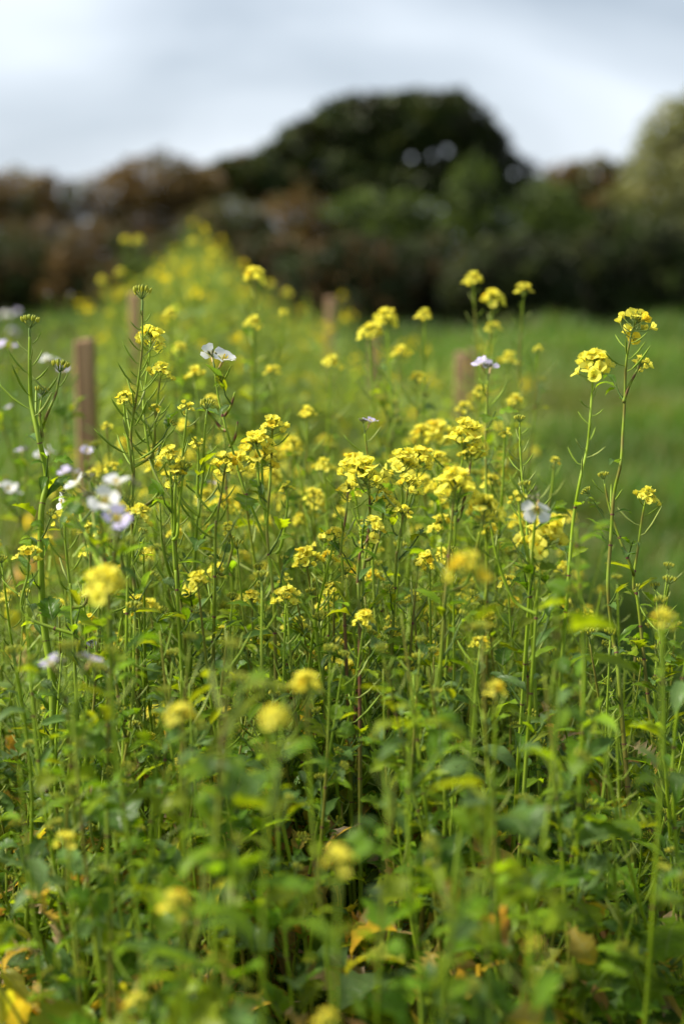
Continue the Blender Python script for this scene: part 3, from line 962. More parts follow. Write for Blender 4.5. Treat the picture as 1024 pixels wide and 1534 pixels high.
radish('wild radish with a sharp white flower pair on a long leaning stem left of centre', 1.66, [
    ([(322, 560), (328, 600), (338, 640), (350, 680), (363, 725), (385, 780), (405, 830), (432, 885), (465, 925), (480, 1000)], 'white', 1.0, dict(var=1, pods=1, podspan=.02, r0=.0036)),
    ([(352, 588), (345, 610), (335, 625)], 'none', 1, dict(pods=0, podspan=.0, red=1)),
    ([(356, 632), (352, 655), (345, 668)], 'none', 1, dict(pods=0, podspan=.0, red=1)),
    ([(300, 605), (314, 620), (330, 640)], 'none', 1, dict(pods=0, podspan=.0, red=1)),
], 121, .35)
radish('wild radish with an open four petalled white flower facing out at right', 1.55, [
    ([(806, 738), (800, 790), (795, 860), (790, 930)], 'white', 1.0, dict(var=6, pods=2, dt=1.46, tdir=(-.35, -1, .1))),
    ([(788, 740), (792, 770), (796, 810)], 'bud', .8, dict(pods=1)),
], 122)
radish('wild radish with ragged lilac flowers in front of the tall soft mustard', 1.9, [
    ([(730, 570), (728, 620), (726, 680), (728, 760)], 'white', 0.85, dict(var=2, pods=3)),
], 123)
radish('wild radish with one small lilac flower above the centre cluster', 1.78, [
    ([(546, 650), (552, 700), (555, 780)], 'white', 0.75, dict(var=4, pods=2)),
], 124)
radish('wild radish with a spray of blurred white flowers near the left post', 1.36, [
    ([(150, 765), (152, 800), (160, 860), (165, 950)], 'white', .9, dict(var=6, pods=1, dt=1.30, tdir=(-.3, -.4, .6))),
    ([(187, 755), (180, 800), (168, 850)], 'white', .9, dict(var=6, pods=1, dt=1.28, tdir=(.5, .1, 1))),
    ([(138, 742), (142, 790), (155, 850)], 'white', .85, dict(var=6, pods=1, dt=1.42, tdir=(-.2, .3, 1))),
    ([(116, 748), (125, 790), (150, 850)], 'white', 0.75, dict(var=6, pods=0, dt=1.6, tdir=(-1, 0, .6))),
    ([(175, 806), (172, 830), (166, 870)], 'white', 1.0, dict(var=4, pods=1, dt=1.28)),
], 125)
radish('wild radish with two blurred lilac flowers side by side low at left', 1.28, [
    ([(94, 1018), (98, 1050), (104, 1100)], 'white', 0.8, dict(var=4, pods=0)),
    ([(120, 1014), (116, 1050), (106, 1095)], 'white', 0.8, dict(var=4, pods=1)),
], 126)
radish('wild radish showing a single thin white petal among stems at left', 1.6, [
    ([(137, 975), (140, 1010), (142, 1060)], 'white', 0.5, dict(var=4, pods=0)),
], 127)
radish('wild radish with a pale blurred flower at the lower right edge', 1.5, [
    ([(1012, 1312), (1010, 1350), (1005, 1400)], 'white', 0.5, dict(var=4, pods=1)),
], 128)
for i, (lb, d, hs) in enumerate([
    ('wild radish with a pair of soft white flowers at the upper left edge', 2.4, [(15, 535, .8, 2), (-10, 525, .8, 1), (20, 620, .6, 4)]),
    ('wild radish with a slanting soft white flower pair left of the near post', 2.4, [(78, 556, .8, 1), (97, 568, .8, 4), (68, 600, .5, 4)]),
    ('wild radish with faint white flowers low at the left edge before the meadow', 2.3, [(5, 750, .9, 3), (40, 690, .8, 4), (65, 690, .7, 1)]),
    ('wild radish with one soft white flower crossing the near post', 2.2, [(128, 688, .8, 4), (108, 725, .8, 2)]),
    ('far wild radish with pale round flowers against the dark hedge at left', 4.2, [(68, 446, .6, 4), (102, 446, .6, 4)]),
    ('far wild radish with a cloud of pale flowers at the left edge by the hedge', 4.4, [(12, 480, .8, 3), (28, 475, .7, 2), (20, 503, .7, 5)]),
    ('wild radish with a lilac flower behind the sharp white pair stem', 2.1, [(312, 736, .6, 4), (300, 760, .5, 4)]),
]):
    radish(lb, d, [([(px, py)], 'white', sz, dict(var=vr, pods=2)) for (px, py, sz, vr) in hs], 140 + i)

# ------------------------------------------------------------------ the crop: prototypes and their copies
def proto(seed, H, nheads, tips, leafy, leaf=1.0, maxpods=99):
    r = np.random.default_rng(seed)
    top = np.array((r.uniform(-.06, .06), r.uniform(-.06, .06), H))
    path = [top, top * (0.9, 0.9, 0.83) + (r.uniform(-.012, .012), r.uniform(-.012, .012), 0), top * (.5, .5, .55) + (r.uniform(-.02, .02), r.uniform(-.02, .02), 0),
            top * (.1, .1, .25), np.array((0, 0, -0.004))]
    stems = [dict(path=path, tip=tips[0], size=r.uniform(.75, 1.05), pods=int(r.integers(14, 34)), podlen=r.uniform(.7, 1.25))]
    for k in range(1, nheads):
        a = r.uniform(0, 6.28); z0 = H * r.uniform(0.42, 0.7); out = r.uniform(.05, .12)
        z1 = min(z0 + r.uniform(.2, .36), H - r.uniform(0.01, .08))
        mz = np.array([q[2] for q in path][::-1])
        j = np.array([np.interp(z0, mz, np.array([q[c] for q in path][::-1])) for c in range(3)]); j[2] = z0
        e = np.array((math.cos(a), math.sin(a), 0))
        stems.append(dict(path=[j + e * out + (0, 0, z1 - z0), j + e * out * .85 + (0, 0, (z1 - z0) * .6), j + e * out * .5 + (0, 0, (z1 - z0) * .25), j + e * .004],
                          tip=tips[k % len(tips)], size=r.uniform(.6, .95), pods=int(r.integers(9, 20)), podlen=r.uniform(.6, 1.1)))
    for q in stems:
        q['leaf'] = leaf
        q['pods'] = min(q['pods'], maxpods)
        if maxpods < 9:
            q['podspan'] = .05
    return build_plant('mustard_plant', stems, (0, 0, 0), r, False, leafy)


protoF = [proto(500 + i, 1.0, 4 + i % 3, ['head', 'head', 'bud'] if i % 2 else ['head', 'bud', 'head'], 1.15) for i in range(8)]
protoG = [proto(600 + i, 1.0, 4 + i % 3, ['bud', 'none', 'pods'], 1.25) for i in range(8)]
protoL = [proto(700 + i, 1.0, 2 + i % 2, ['none', 'none', 'bud'] if i % 2 else ['bud', 'none', 'none'], 1.25, 1.15, 3) for i in range(8)]
used = set()


def xy_px(x, y):
    return 512 + x / y * 2130 * 1.0


def inside(x, y):
    """the stand: everything near; a strip that runs back on the left"""
    px = xy_px(x, y)
    if y > 1.75 and px > 850: return False
    if y > 2.15 and px > 780: return False
    if y > 2.0 and px < 150: return False
    if y > 2.6 and px < 150: return False
    return True


pts = []
tries = 0
while len(pts) < 236 and tries < 60000:
    tries += 1
    y = rnd.uniform(0.95, 3.6)
    if rnd.random() > (-0.16 + y * 0.2 if y < 1.45 else 0.35 + y * 0.2): continue
    x = rnd.uniform(-.27 * y - .06, .27 * y + .06)
    if not inside(x, y): continue
    if (x - .10) ** 2 + (y - 1.05) ** 2 < 0: continue
    md = 0.062 if y < 2.2 else 0.085
    if any((x - a) ** 2 + (y - b) ** 2 < md * md for a, b in pts): continue
    pts.append((x, y))


def where(px, y):
    hz = 'left' if px < 330 else ('centre' if px < 690 else 'right')
    dp = 'near the lens' if y < 1.4 else ('in the sharp zone' if y < 1.9 else ('behind the sharp zone' if y < 2.6 else 'at its far end'))
    return hz, dp


for (x, y) in sorted(pts, key=lambda q: q[1]):
    px = xy_px(x, y)
    # top of the crop seen in the picture at this column
    if px > 800: ylim = 880
    elif px < 110: ylim = 790
    elif px > 700: ylim = 760
    else: ylim = 650
    if y < 1.5: ylim = max(ylim, 880 + (1.5 - y) * 250)
    elif y < 1.9: ylim = max(ylim, 790)
    ylim += rnd.uniform(-10, 110)
    H = CAM_H - (ylim - 385) / 2130 * y * 1.02
    H = min(max(H, 0.55), 1.12)
    pf = 0.0 if y < 1.5 else (0.3 if y < 1.9 else 0.72)
    if px > 780: pf *= 0.35
    fl = rnd.random() < pf
    lib, kind_ = (protoF, 'F') if fl else ((protoL, 'L') if rnd.random() < (.85 if y < 1.5 else (.55 if y < 2.0 else .2)) else (protoG, 'G'))
    k = rnd.randrange(len(lib))
    key = (kind_, k)
    o = lib[k] if key not in used else copy_tree(lib[k])
    used.add(key)
    o.location = (x, y, 0)
    o.rotation_euler = (rnd.gauss(0, .10), rnd.gauss(0, .10), rnd.uniform(0, 6.28))
    s = H / 1.0
    w = max(s, 0.85)
    o.scale = (w * rnd.uniform(.9, 1.1),) * 2 + (s,)
    hz, dp = where(px, y)
    if kind_ == 'L':
        lb = 'broad leaved mustard plant not in flower, %s of the stand, %s' % (hz, dp)
    elif fl:
        lb = 'branching mustard plant with yellow heads, %s of the stand, %s' % (hz, dp)
    else:
        lb = 'leafy mustard plant without open petals, %s of the stand, %s' % (hz, dp)
    tag(o, lb, 'mustard plant', lb.replace('mustard plant', 'mustard plants'))
for key, lib in (('F', protoF), ('G', protoG), ('L', protoL)):
    for k, o in enumerate(lib):
        if (key, k) not in used:
            for c in list(o.children_recursive): bpy.data.objects.remove(c)
            bpy.data.objects.remove(o)

# ------------------------------------------------------------------ the far part of the stand, nobody could count it
def simple_plant(mb, x, y, H, r, heads, petals=0.08, pods=6, fine=False):
    lean = r.uniform(-.06, .06, 2)
    P = np.array([(x, y, 0), (x + lean[0] * .3, y + lean[1] * .3, H * .4), (x + lean[0] * .7, y + lean[1] * .7, H * .75), (x + lean[0], y + lean[1], H)])
    tube(mb, P, [.004, .003, .002, .0012], 3, (0.20, 0.27, 0.03), 1, False)
    tips = [(P[3], 1.0)]
    for k in range(heads):
        a = r.uniform(0, 6.28); z0 = r.uniform(.35, .75)
        j = P[0] * (1 - z0) + P[3] * z0
        e = j + np.array((math.cos(a) * .1, math.sin(a) * .1, min(r.uniform(.1, .35), H - j[2] - .01)))
        tube(mb, [j, (j + e) / 2 + np.array((math.cos(a), math.sin(a), 0)) * .02, e], [.002, .0016, .001], 3, (0.20, 0.28, 0.03), 1, False)
        tips.append((e, .8))
    for p, s in tips:
        if r.random() < petals:
            n = 12
            c = p + r.normal(0, .011 * s, (n, 3))
            a1 = norm3(r.normal(0, 1, (n, 3))) * .007; a2 = norm3(r.normal(0, 1, (n, 3))) * .007
            V = np.stack([c - a1, c + a2, c + a1, c - a2], 1).reshape(-1, 3)
            mb.add(V, np.arange(n * 4).reshape(-1, 4), None, np.repeat(np.array((0.80, 0.64, 0.02)) * r.uniform(.8, 1.1, (n, 1)), 4, 0), None, 2)
        for q in range(pods):                       # pods
            z = p - (0, 0, .02 + .014 * q)
            a = r.uniform(0, 6.28)
            d = np.array((math.cos(a), math.sin(a), .8)) * .02
            t_ = np.array((-math.sin(a), math.cos(a), 0)) * .0013
            mb.add(np.array([z - t_, z + t_, z + d + t_, z + d - t_]), [(0, 1, 2, 3)], None, (0.20, 0.27, 0.04), None, 1)
    n = 46 if fine else 40
    z = r.uniform(0.05, H * .9, n)
    a = r.uniform(0, 6.28, n)
    c = P[0] + (P[3] - P[0]) * (z / H)[:, None]
    ln = (.025 + .04 * (1 - z / H)) * r.uniform(.7, 1.3, n) if fine else (.045 + .045 * (1 - z / H)) * r.uniform(.7, 1.3, n)
    d = np.stack([np.cos(a), np.sin(a), r.uniform(-.3, .7, n)], 1) * ln[:, None]
    t_ = np.stack([-np.sin(a), np.cos(a), r.uniform(-.3, .3, n)], 1) * ln[:, None] * .22
    V = np.stack([c, c + d * .55 - t_, c + d, c + d * .55 + t_], 1).reshape(-1, 3)
    cols = np.array([GREENS[i] for i in r.integers(0, len(GREENS), n)]) * 1.1
    mb.add(V, np.arange(n * 4).reshape(-1, 4), None, np.repeat(cols, 4, 0), None, 0)


def norm3(a):
    return a / (np.linalg.norm(a, axis=1)[:, None] + 1e-9)


fr = np.random.default_rng(31)
fm = MB()
i = 0
while i < 480:                    # leafy stalks filling the stand between the counted plants
    y = fr.uniform(1.85, 3.5); x = fr.uniform(-.27 * y, .27 * y)
    if not inside(x, y): continue
    i += 1
    simple_plant(fm, x, y, fr.uniform(.62, .98), fr, int(fr.integers(2, 6)), petals=0.0, pods=14, fine=True)
for i in range(1600):
    y = fr.uniform(3.4, 7.4)
    if y < 5.0 and fr.random() < .5:
        px = fr.uniform(400, 765); H = fr.uniform(.78, 1.04)
    else:
        px = fr.normal(300, 105)
        if px < 140 or px > 500: continue
        H = fr.uniform(.92, 1.14) + .32 * math.exp(-((px - 290) / 75) ** 2) * (y / 6) * fr.uniform(.6, 1)
    simple_plant(fm, (px - 512) / 2130 * y, y, H, fr, int(fr.integers(2, 5)))
o = link('mustard_stand', fm.mesh('mustard_stand', [M_LEAF, M_STEM, M_PETAL]))
tag(o, 'far yellow green drift of mustard rising behind the sharp plants at left', 'mustard stand', kind='stuff')

# a few tall far plants whose heads stand against the hedge
G5 = 'far mustard plants rising against the dark hedge'
far = [(207, 360, 4.6, 'far mustard tips at top left, leftmost pair against the hedge', (188, 360)),
       (290, 362, 4.8, 'far mustard tip at the top of the drift, second from the left', (262, 395)),
       (322, 378, 4.8, 'far mustard head right of the highest tip of the drift', (340, 420)),
       (180, 408, 4.4, 'far mustard head at the left flank of the drift, upper one', (153, 420)),
       (188, 438, 4.4, 'far mustard head on the left flank of the drift, lower one', (165, 470)),
       (250, 440, 4.6, 'far mustard with paired heads in the middle of the drift', (230, 410)),
       (430, 440, 4.3, 'far mustard at the right flank of the drift near the middle post', (405, 425))]
for i, (px, py, d, lb, t2) in enumerate(far):
    seen_plant(lb, d, [([(px, py)], 'head', .95, dict(var=i % 5, pods=10)), ([t2], 'head', .85, dict(var=(i + 2) % 5, pods=8))], 160 + i, group=G5)

# ------------------------------------------------------------------ undergrowth at the foot of the crop
ug = MB()
r = np.random.default_rng(91)
cnt = 0
while cnt < 3600:
    y = r.uniform(1.3, 3.4); x = r.uniform(-.28 * y - .1, .28 * y + .1)
    if not inside(x, y): continue
    cnt += 1
    z = abs(r.normal(0, .18)) + .01
    if z > .55: z = r.uniform(0, .4)
    az = r.uniform(0, 6.28); el = r.uniform(-.2, .9)
    yel = r.random() < .30
    kd = ('ovate', 'lobed', 'pinnate', 'ovate')[r.integers(4)]
    d = np.array((math.cos(az) * math.cos(el), math.sin(az) * math.cos(el), math.sin(el)))
    ug.merge((LEAVES_Y if yel else LEAVES)[kd][r.integers(5)], frame((x, y, z), d, r.uniform(-.6, .6), r.uniform(.045, .105)), r.uniform(.75, 1.2))
for i in range(1500):            # thin weed stalks
    y = r.uniform(1.3, 3.4); x = r.uniform(-.28 * y - .1, .28 * y + .1)
    if not inside(x, y): continue
    h = r.uniform(.2, .62)
    l1 = r.uniform(-.05, .05, 2)
    tube(ug, [(x, y, 0), (x + l1[0] * .4, y + l1[1] * .4, h * .5), (x + l1[0], y + l1[1], h)], [.0016, .0012, .0006], 3, np.array((0.12, 0.20, 0.035)) * r.uniform(.7, 1.3), 1, False)
o = link('ground_cover', ug.mesh('ground_cover', [M_LEAF, M_STEM]))
tag(o, 'dense low leaves and thin stalks at the foot of the mustard', 'ground cover', kind='stuff')

# ------------------------------------------------------------------ meadow grass
def blades(n, y0, y1, hmin, hmax, w, seed, cols, wedge=.32, power=1.0, skip=True):
    r = np.random.default_rng(seed)
    y = y0 + (y1 - y0) * r.random(n) ** power
    x = r.uniform(-1, 1, n) * (wedge * y + .5)
    if skip:
        px = 512 + x / y * 2130
        keep = ~((y < 3.4) & (px < 760) & (px > 150)) & ~((y < 2.0))
        x = x[keep]; y = y[keep]; n = len(x)
    patch = 0.5 + 0.5 * np.sin(x * 1.9 + 2 * np.sin(y * .9)) * np.cos(y * 1.3 + x * .6)
    h = (hmin + (hmax - hmin) * r.random(n)) * (0.45 + .9 * patch)
    a = r.uniform(0, 6.28, n); ln = r.uniform(.15, .7, n) * h
    ca, sa = np.cos(a), np.sin(a)
    ww = w * (0.7 + .6 * r.random(n)) * (1 + y * .12)
    b0 = np.stack([x, y, np.full(n, -.02)], 1)
    t_ = np.stack([-sa, ca, np.zeros(n)], 1) * ww[:, None]
    mid = b0 + np.stack([ca * ln * .3, sa * ln * .3, h * .6], 1)
    tip = b0 + np.stack([ca * ln, sa * ln, h], 1)
    V = np.stack([b0 - t_, b0 + t_, mid + t_ * .8, mid - t_ * .8, tip + t_ * .12, tip - t_ * .12], 1).reshape(-1, 3)
    k = np.arange(n)[:, None] * 6
    Q = np.concatenate([k + [[0, 1, 2, 3]], k + [[3, 2, 4, 5]]]).astype(int)
    cols = np.array(cols)
    c = cols[(r.random(n) * len(cols)).astype(int)] * (.65 + .7 * patch)[:, None]
    p2 = np.clip(np.sin(x * .8 + 1.3 * np.sin(y * .45 + 1)) * np.cos(y * .55 - x * .3) * 1.6 - .5, 0, .38)[:, None]
    c = c * (1 - p2) + np.array((0.19, 0.165, 0.045)) * (.7 + .5 * r.random((n, 1))) * p2
    mb = MB(); mb.add(V, Q, None, np.repeat(c, 6, 0), None, 0)
    return mb


gm = blades(170000, 2.0, 29, .07, .26, .0028, 7, [(0.075, 0.17, 0.012), (0.10, 0.20, 0.012), (0.055, 0.14, 0.014), (0.13, 0.19, 0.02), (0.20, 0.18, 0.06), (0.06, 0.15, 0.02)], power=1.35)
o = link('meadow_grass', gm.mesh('meadow_grass', [M_GRASS], False))
tag(o, 'bright green meadow grass between the mustard and the hedge', 'grass', kind='stuff')
gh = blades(16000, 22, 27.5, .06, .42, .005, 8, [(0.07, 0.15, 0.02), (0.05, 0.12, 0.02), (0.12, 0.14, 0.04)], skip=False)
o = link('tall_grass', gh.mesh('tall_grass', [M_GRASS], False))
tag(o, 'taller rough grass along the foot of the hedge', 'grass', kind='stuff')

# ------------------------------------------------------------------ posts
def post(px, ytop, d, w, label, tilt=0.0, seed=0):
    r = np.random.default_rng(seed)
    p = at(px, ytop, d)
    H = p[2]
    o_ = bpy.data.objects.new('wooden_post', None)
    # a single chamfered stake with a worn, slightly sloping top
    mb = MB()
    zs = np.array((-.15, 0.0, .3, .6, .85, 1.0)) * H
    zs[0] = -.15
    rings = []
    h = w / 2; c = h * .22
    sec = np.array([(-h + c, -h), (h - c, -h), (h, -h + c), (h, h - c), (h - c, h), (-h + c, h), (-h, h - c), (-h, -h + c)])
    for i, z in enumerate(zs):
        s_ = 1 + r.uniform(-.04, .04)
        off = np.array((tilt * z, 0))
        zz = np.full(8, z)
        if i == len(zs) - 1:
            zz = zz + sec[:, 0] * r.uniform(-.25, .25) - 0.004
            rings.append(np.column_stack([sec * s_ + off, zz]))
            rings.append(np.column_stack([sec * s_ * .86 + off, zz + .004]))
        else:
            rings.append(np.column_stack([sec * s_ + off, zz]))
    V = np.vstack(rings); n = len(rings)
    i = np.arange(n - 1)[:, None] * 8; j = np.arange(8)[None, :]; j2 = (j + 1) % 8
    Q = np.stack([i + j, i + j2, i + 8 + j2, i + 8 + j], -1).reshape(-1, 4)
    V = np.vstack([V, V[-8:].mean(0)])
    T = [((n - 1) * 8 + k, (n - 1) * 8 + (k + 1) % 8, n * 8) for k in range(8)]
    mb.add(V, Q, T, (0.3, 0.2, 0.1))
    o_ = link('wooden_post', mb.mesh('wooden_post', [M_WOOD], False), None, (p[0] - tilt * H, p[1], 0))
    o_.rotation_euler = (0, 0, r.uniform(-.3, .3))
    tag(o_, label, 'post', 'wooden stakes behind the mustard')
    return o_


post(127, 508, 3.5, .046, 'thick weathered wooden post at left, nearest and widest of the posts', 0.0, 1)
post(201, 440, 3.9, .026, 'thin wooden post hidden behind the pod covered mustard stem', -.004, 2)
post(495, 445, 5.6, .034, 'wooden post near the centre rising clear against the dark hedge', .01, 3)
post(562, 486, 5.4, .028, 'wooden post behind the row of three soft mustard heads', .02, 4)
post(690, 528, 4.1, .030, 'short wooden post right of centre, left one of a close pair', 0, 5)
post(706, 524, 4.3, .022, 'slim wooden post right of centre, right one of a close pair', 0, 6)

# ------------------------------------------------------------------ trees and hedge
def tree(name, label, cat, d, base_px, blobs, cols, n, leaf=.12, seed=0, holes=0, hole_r=(.3, .6), trunk_r=.16, depth_k=.8, group=None, bark=(0.05, 0.038, 0.028), hole_box=None, gaps=()):
    """blobs: (px, py, rx, rz) in photo pixels at distance d; gives a trunk, limbs and a crown of leaves"""
    r = np.random.default_rng(seed)
    root = bpy.data.objects.new(name, None); C.objects.link(root)
    b0 = at(base_px, 767, d)
    root.location = (b0[0], d, 0)
    B = []
    for (px, py, rx, rz) in blobs:
        c = at(px, py, d)
        dy = r.uniform(-.5, .5) * rx * d / 2130 * .6
        B.append((c[0] - b0[0], c[1] - d + (d - c[1]) + dy, c[2], rx * d / 2130, rz * d / 2130))
    B = np.array(B)
    vol = B[:, 3] ** 2 * B[:, 4] ** .8
    vol = vol / vol.sum()
    idx = r.choice(len(B), n, p=vol)
    u = norm3(r.normal(0, 1, (n, 3)))
    rad = r.random(n) ** .28
    # uneven outline: clumps
    lump = 1 + .16 * np.sin(u[:, 0] * 7 + idx) * np.cos(u[:, 2] * 6 + idx * 2) + .08 * np.sin(u[:, 1] * 13 + u[:, 0] * 11)
    P = np.stack([B[idx, 0] + u[:, 0] * rad * lump * B[idx, 3], B[idx, 1] + u[:, 1] * rad * lump * B[idx, 3] * depth_k, B[idx, 2] + u[:, 2] * rad * lump * B[idx, 4]], 1)
    # twig clumps: snap towards random clump centres
    nc = max(60, n // 60)
    ci = r.choice(n, nc)
    cc = P[ci]
    which = np.zeros(n, int)
    for s0 in range(0, n, 4000):
        D = ((P[s0:s0 + 4000, None, :] - cc[None]) ** 2).sum(2)
        which[s0:s0 + 4000] = D.argmin(1)
    P = P * .80 + cc[which] * .20
    keep = P[:, 2] > 0.05
    if holes:
        k2 = r.choice(n, holes)
        for q in k2:
            if hole_box is not None and not (hole_box[0] < P[q, 0] < hole_box[1] and hole_box[2] < P[q, 2] < hole_box[3]):
                continue
            hr = r.uniform(*hole_r)
            keep &= ((P[:, 0] - P[q, 0]) ** 2 + (P[:, 2] - P[q, 2]) ** 2) > hr * hr * (0.7 + .6 * np.sin(np.arctan2(P[:, 2] - P[q, 2], P[:, 0] - P[q, 0]) * 3 + q) ** 2)
    for (gx, gy, gr) in gaps:
        g = at(gx, gy, d); gr = gr * d / 2130
        ang = np.arctan2(P[:, 2] - g[2], P[:, 0] + b0[0] - g[0])
        keep &= ((P[:, 0] + b0[0] - g[0]) ** 2 + (P[:, 2] - g[2]) ** 2) > gr * gr * (0.7 + .6 * np.sin(ang * 3 + gx) ** 2)
    P = P[keep]; wk = which[keep]; m = len(P)
    a1 = norm3(r.normal(0, 1, (m, 3)) * (1, 1, .6)); a2 = norm3(np.cross(a1, r.normal(0, 1, (m, 3))))
    sz = leaf * r.uniform(.5, 1.2, m)[:, None]
    V = np.stack([P - a1 * sz * .6, P + a2 * sz * .34, P + a1 * sz * .6, P - a2 * sz * .34], 1).reshape(-1, 3)
    cols = np.array(cols)
    cid = r.integers(0, len(cols), nc)
    c = cols[cid[wk]] * r.uniform(.75, 1.25, m)[:, None]
    mb = MB(); mb.add(V, np.arange(m * 4).reshape(-1, 4), None, np.repeat(c, 4, 0), None, 0)
    link('crown', mb.mesh('crown', [M_TREE], False), root)
    tm = MB()
    ctr = (B[:, :3] * vol[:, None]).sum(0)
    fork = np.array((ctr[0] * .25, 0, max(ctr[2] * .45, .3)))
    tube(tm, smooth_path([(0, 0, -.1), (ctr[0] * .05, .02, fork[2] * .5), fork], 4), np.linspace(trunk_r * 1.25, trunk_r * .8, 9), 9, bark, 0)
    for bq in B:
        e = bq[:3]
        mid = fork * .5 + e * .5 + np.array((0, r.uniform(-.2, .2), -.12 * abs(e[0] - fork[0])))
        tube(tm, smooth_path([fork - (0, 0, .05), mid, e], 4), np.linspace(trunk_r * .5, trunk_r * .14, 9), 6, bark, 0)
        for k in range(5):
            uu = norm(r.normal(0, 1, 3)); ee = e + uu * np.array((bq[3], bq[3] * depth_k, bq[4])) * .8
            tube(tm, [e * .6 + mid * .4, (e + ee) / 2 + r.uniform(-.1, .1, 3), ee], [trunk_r * .2, trunk_r * .12, trunk_r * .04], 4, bark, 0)
    link('trunk', tm.mesh('trunk', [M_BARK]), root)
    tag(root, label, cat, group)
    return root


DARK = [(0.033, 0.050, 0.010), (0.025, 0.037, 0.009), (0.052, 0.066, 0.012), (0.024, 0.028, 0.009)]
BROWN = [(0.135, 0.082, 0.022), (0.088, 0.058, 0.018), (0.165, 0.102, 0.027), (0.078, 0.060, 0.016)]
OLIVE = [(0.095, 0.095, 0.026), (0.065, 0.075, 0.020), (0.115, 0.100, 0.036), (0.052, 0.066, 0.018)]
GREEN = [(0.075, 0.115, 0.015), (0.050, 0.080, 0.013), (0.095, 0.140, 0.016), (0.038, 0.056, 0.012)]
PALE = [(0.19, 0.20, 0.07), (0.15, 0.165, 0.055), (0.22, 0.22, 0.09)]

tree('oak_tree', 'big dark domed tree rising above the hedge right of centre', 'tree', 35, 600,
     [(585, 205, 110, 55), (500, 225, 80, 45), (650, 192, 75, 46), (550, 178, 75, 32), (635, 170, 72, 27), (450, 250, 75, 34), (480, 212, 70, 34), (520, 190, 60, 34), (590, 168, 60, 24), (430, 238, 50, 22), (700, 225, 60, 42), (735, 248, 48, 26), (765, 268, 42, 22), (715, 215, 45, 28), (560, 250, 90, 32), (410, 262, 60, 25), (640, 225, 60, 30), (590, 275, 130, 32), (710, 285, 80, 28), (500, 280, 80, 30), (760, 290, 50, 25)],
     DARK, 52000, .17, 1, 0, (.13, .28), .32, .55, gaps=[(615, 243, 9), (642, 240, 9), (727, 256, 8), (762, 266, 8), (665, 230, 8), (540, 182, 7), (556, 194, 5), (700, 232, 7), (590, 262, 8)])
tree('hawthorn_tree', 'round dark crown low at the left foot of the domed tree', 'tree', 34, 370,
     [(365, 265, 60, 30), (330, 275, 50, 28), (410, 285, 60, 30), (300, 290, 50, 30)], [DARK[0], DARK[2], BROWN[1]], 12000, .14, 2, 0, (.12, .26), .12, gaps=[(378, 264, 6), (380, 284, 5), (320, 262, 6)])
tree('brown_leaved_tree', 'rounded brown leaved tree left of the domed tree', 'tree', 32, 235,
     [(240, 275, 75, 42), (185, 300, 60, 45), (290, 300, 60, 50), (235, 340, 100, 60), (240, 400, 110, 60)], BROWN, 26000, .10, 3, 0, (.2, .3), .14)
tree('brown_leaved_tree', 'flat topped brown tree at the far left edge', 'tree', 31, 40,
     [(20, 298, 75, 42), (75, 296, 50, 38), (115, 305, 40, 35), (-30, 310, 60, 50), (40, 360, 100, 60), (60, 420, 110, 60)], BROWN[:3] + OLIVE[:1], 25000, .10, 4, 0, (.2, .3), .14)
tree('field_maple', 'pale green tree at the right edge, tallest on that side', 'tree', 33, 1020,
     [(1010, 205, 70, 60), (975, 250, 55, 50), (1050, 240, 70, 80), (1000, 300, 90, 70), (985, 360, 100, 70), (1060, 330, 90, 80)], PALE, 26000, .13, 5, 0, (.12, .2), .18)
tree('brown_leaved_tree', 'low brownish crown between the domed tree and the pale right tree', 'tree', 34, 860,
     [(880, 275, 50, 38), (835, 285, 50, 40), (920, 290, 45, 45), (870, 330, 90, 55)], OLIVE + BROWN[:1], 13000, .13, 6, 0, (.15, .3), .13, gaps=[(800, 262, 8)])
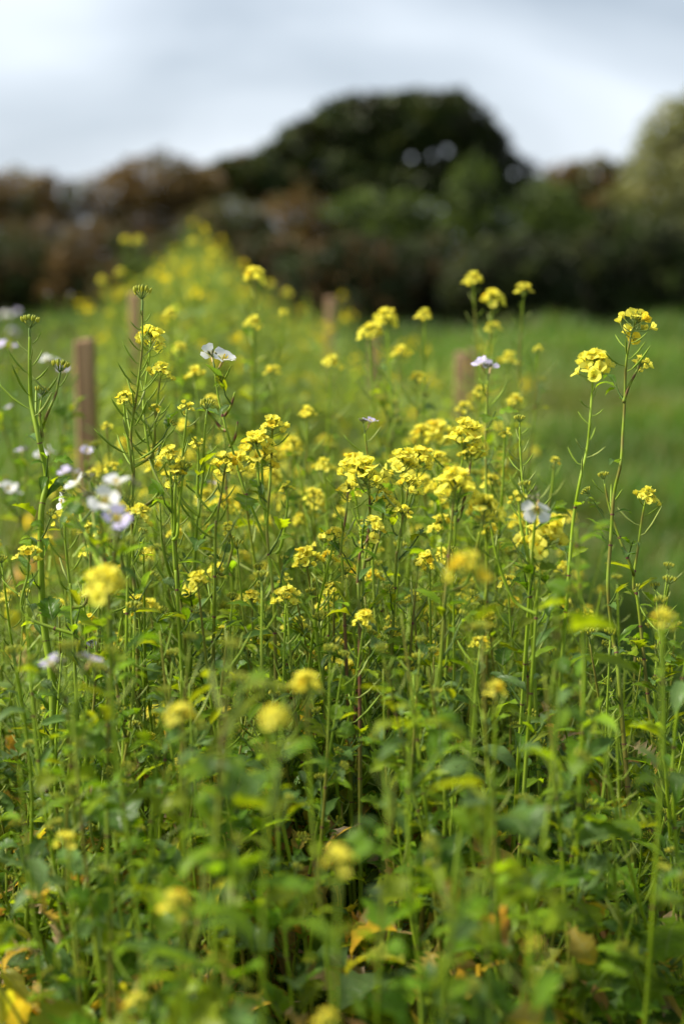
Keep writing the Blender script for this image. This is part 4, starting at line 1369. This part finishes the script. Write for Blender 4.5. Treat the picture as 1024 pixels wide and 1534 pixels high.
shr = [
    (700, 27, [(700, 292, 38, 60), (685, 345, 50, 60), (720, 340, 40, 50)], GREEN, 9000, 'upright bright green bush in front of the domed tree'),
    (560, 27, [(540, 325, 70, 38), (600, 330, 60, 42), (570, 370, 100, 50)], GREEN, 11000, 'broad green bush below the left half of the dome'),
    (800, 27, [(800, 320, 55, 50), (835, 350, 55, 50), (775, 360, 50, 60)], GREEN, 9000, 'green bush right of the dome, before the brownish crown'),
    (455, 27, [(440, 335, 60, 50), (475, 360, 60, 50), (430, 400, 70, 60)], BROWN + DARK[:1], 9000, 'brown twiggy bush in the hedge left of centre'),
    (345, 27, [(340, 340, 70, 40), (380, 370, 60, 50), (310, 380, 60, 60)], OLIVE[1:] + BROWN[1:2], 9000, 'olive bush in the hedge behind the yellow drift'),
    (930, 27, [(930, 370, 70, 60), (900, 400, 60, 50), (975, 400, 60, 50)], DARK + GREEN[1:2], 9000, 'dark green bush in the hedge near the right edge'),
    (150, 27, [(140, 390, 70, 60), (190, 410, 60, 50), (110, 430, 60, 40)], [BROWN[1], DARK[0], BROWN[0]], 9000, 'dark brown bush in the hedge above the near post'),
    (20, 27, [(20, 400, 70, 60), (60, 430, 60, 50), (-30, 420, 60, 60)], [DARK[0], BROWN[1], DARK[2]], 8000, 'dark bush in the hedge at the left edge'),
    (1030, 27, [(1020, 390, 70, 60), (1060, 400, 70, 70)], DARK + OLIVE[1:2], 7000, 'dark bush in the hedge at the right edge'),
]
for i, (bpx, d, bl, cl, n, lb) in enumerate(shr):
    cx = sum(b[0] for b in bl) / len(bl)
    bl = bl + [(cx - 35, 430, 75, 45), (cx + 35, 432, 75, 45), (cx, 458, 80, 35)]
    tree('hedge_shrub', lb, 'shrub', d, bpx, bl, cl, int(n * 2.6), .085, 20 + i, 0, (.2, .3), .06, .9, 'shrubs of the field hedge')
for i, (bpx, cl, lb) in enumerate([(250, [BROWN[1], DARK[0], DARK[2]], 'low dark shrub in the hedge behind the left drift of mustard'),
                                   (400, DARK[:2] + BROWN[1:2], 'low dark shrub in the hedge left of the middle post'),
                                   (520, DARK[:2] + BROWN[1:2], 'low brown black shrub in the hedge beside the middle post'),
                                   (640, DARK + BROWN[1:2], 'low dark shrub in the hedge behind the soft mustard heads'),
                                   (760, DARK, 'low black green shrub in the hedge under the right flank of the dome'),
                                   (860, DARK, 'low black green shrub in the hedge above the open meadow')]):
    tree('hedge_shrub', lb, 'shrub', 23.8 + (i * 1.7) % 3.1, bpx, [(bpx, 400, 75, 50), (bpx - 50, 430, 60, 50), (bpx + 50, 430, 60, 50), (bpx, 455, 90, 38)], cl, 22000, .085, 40 + i, 0, (.2, .3), .06, .9, 'shrubs of the field hedge')
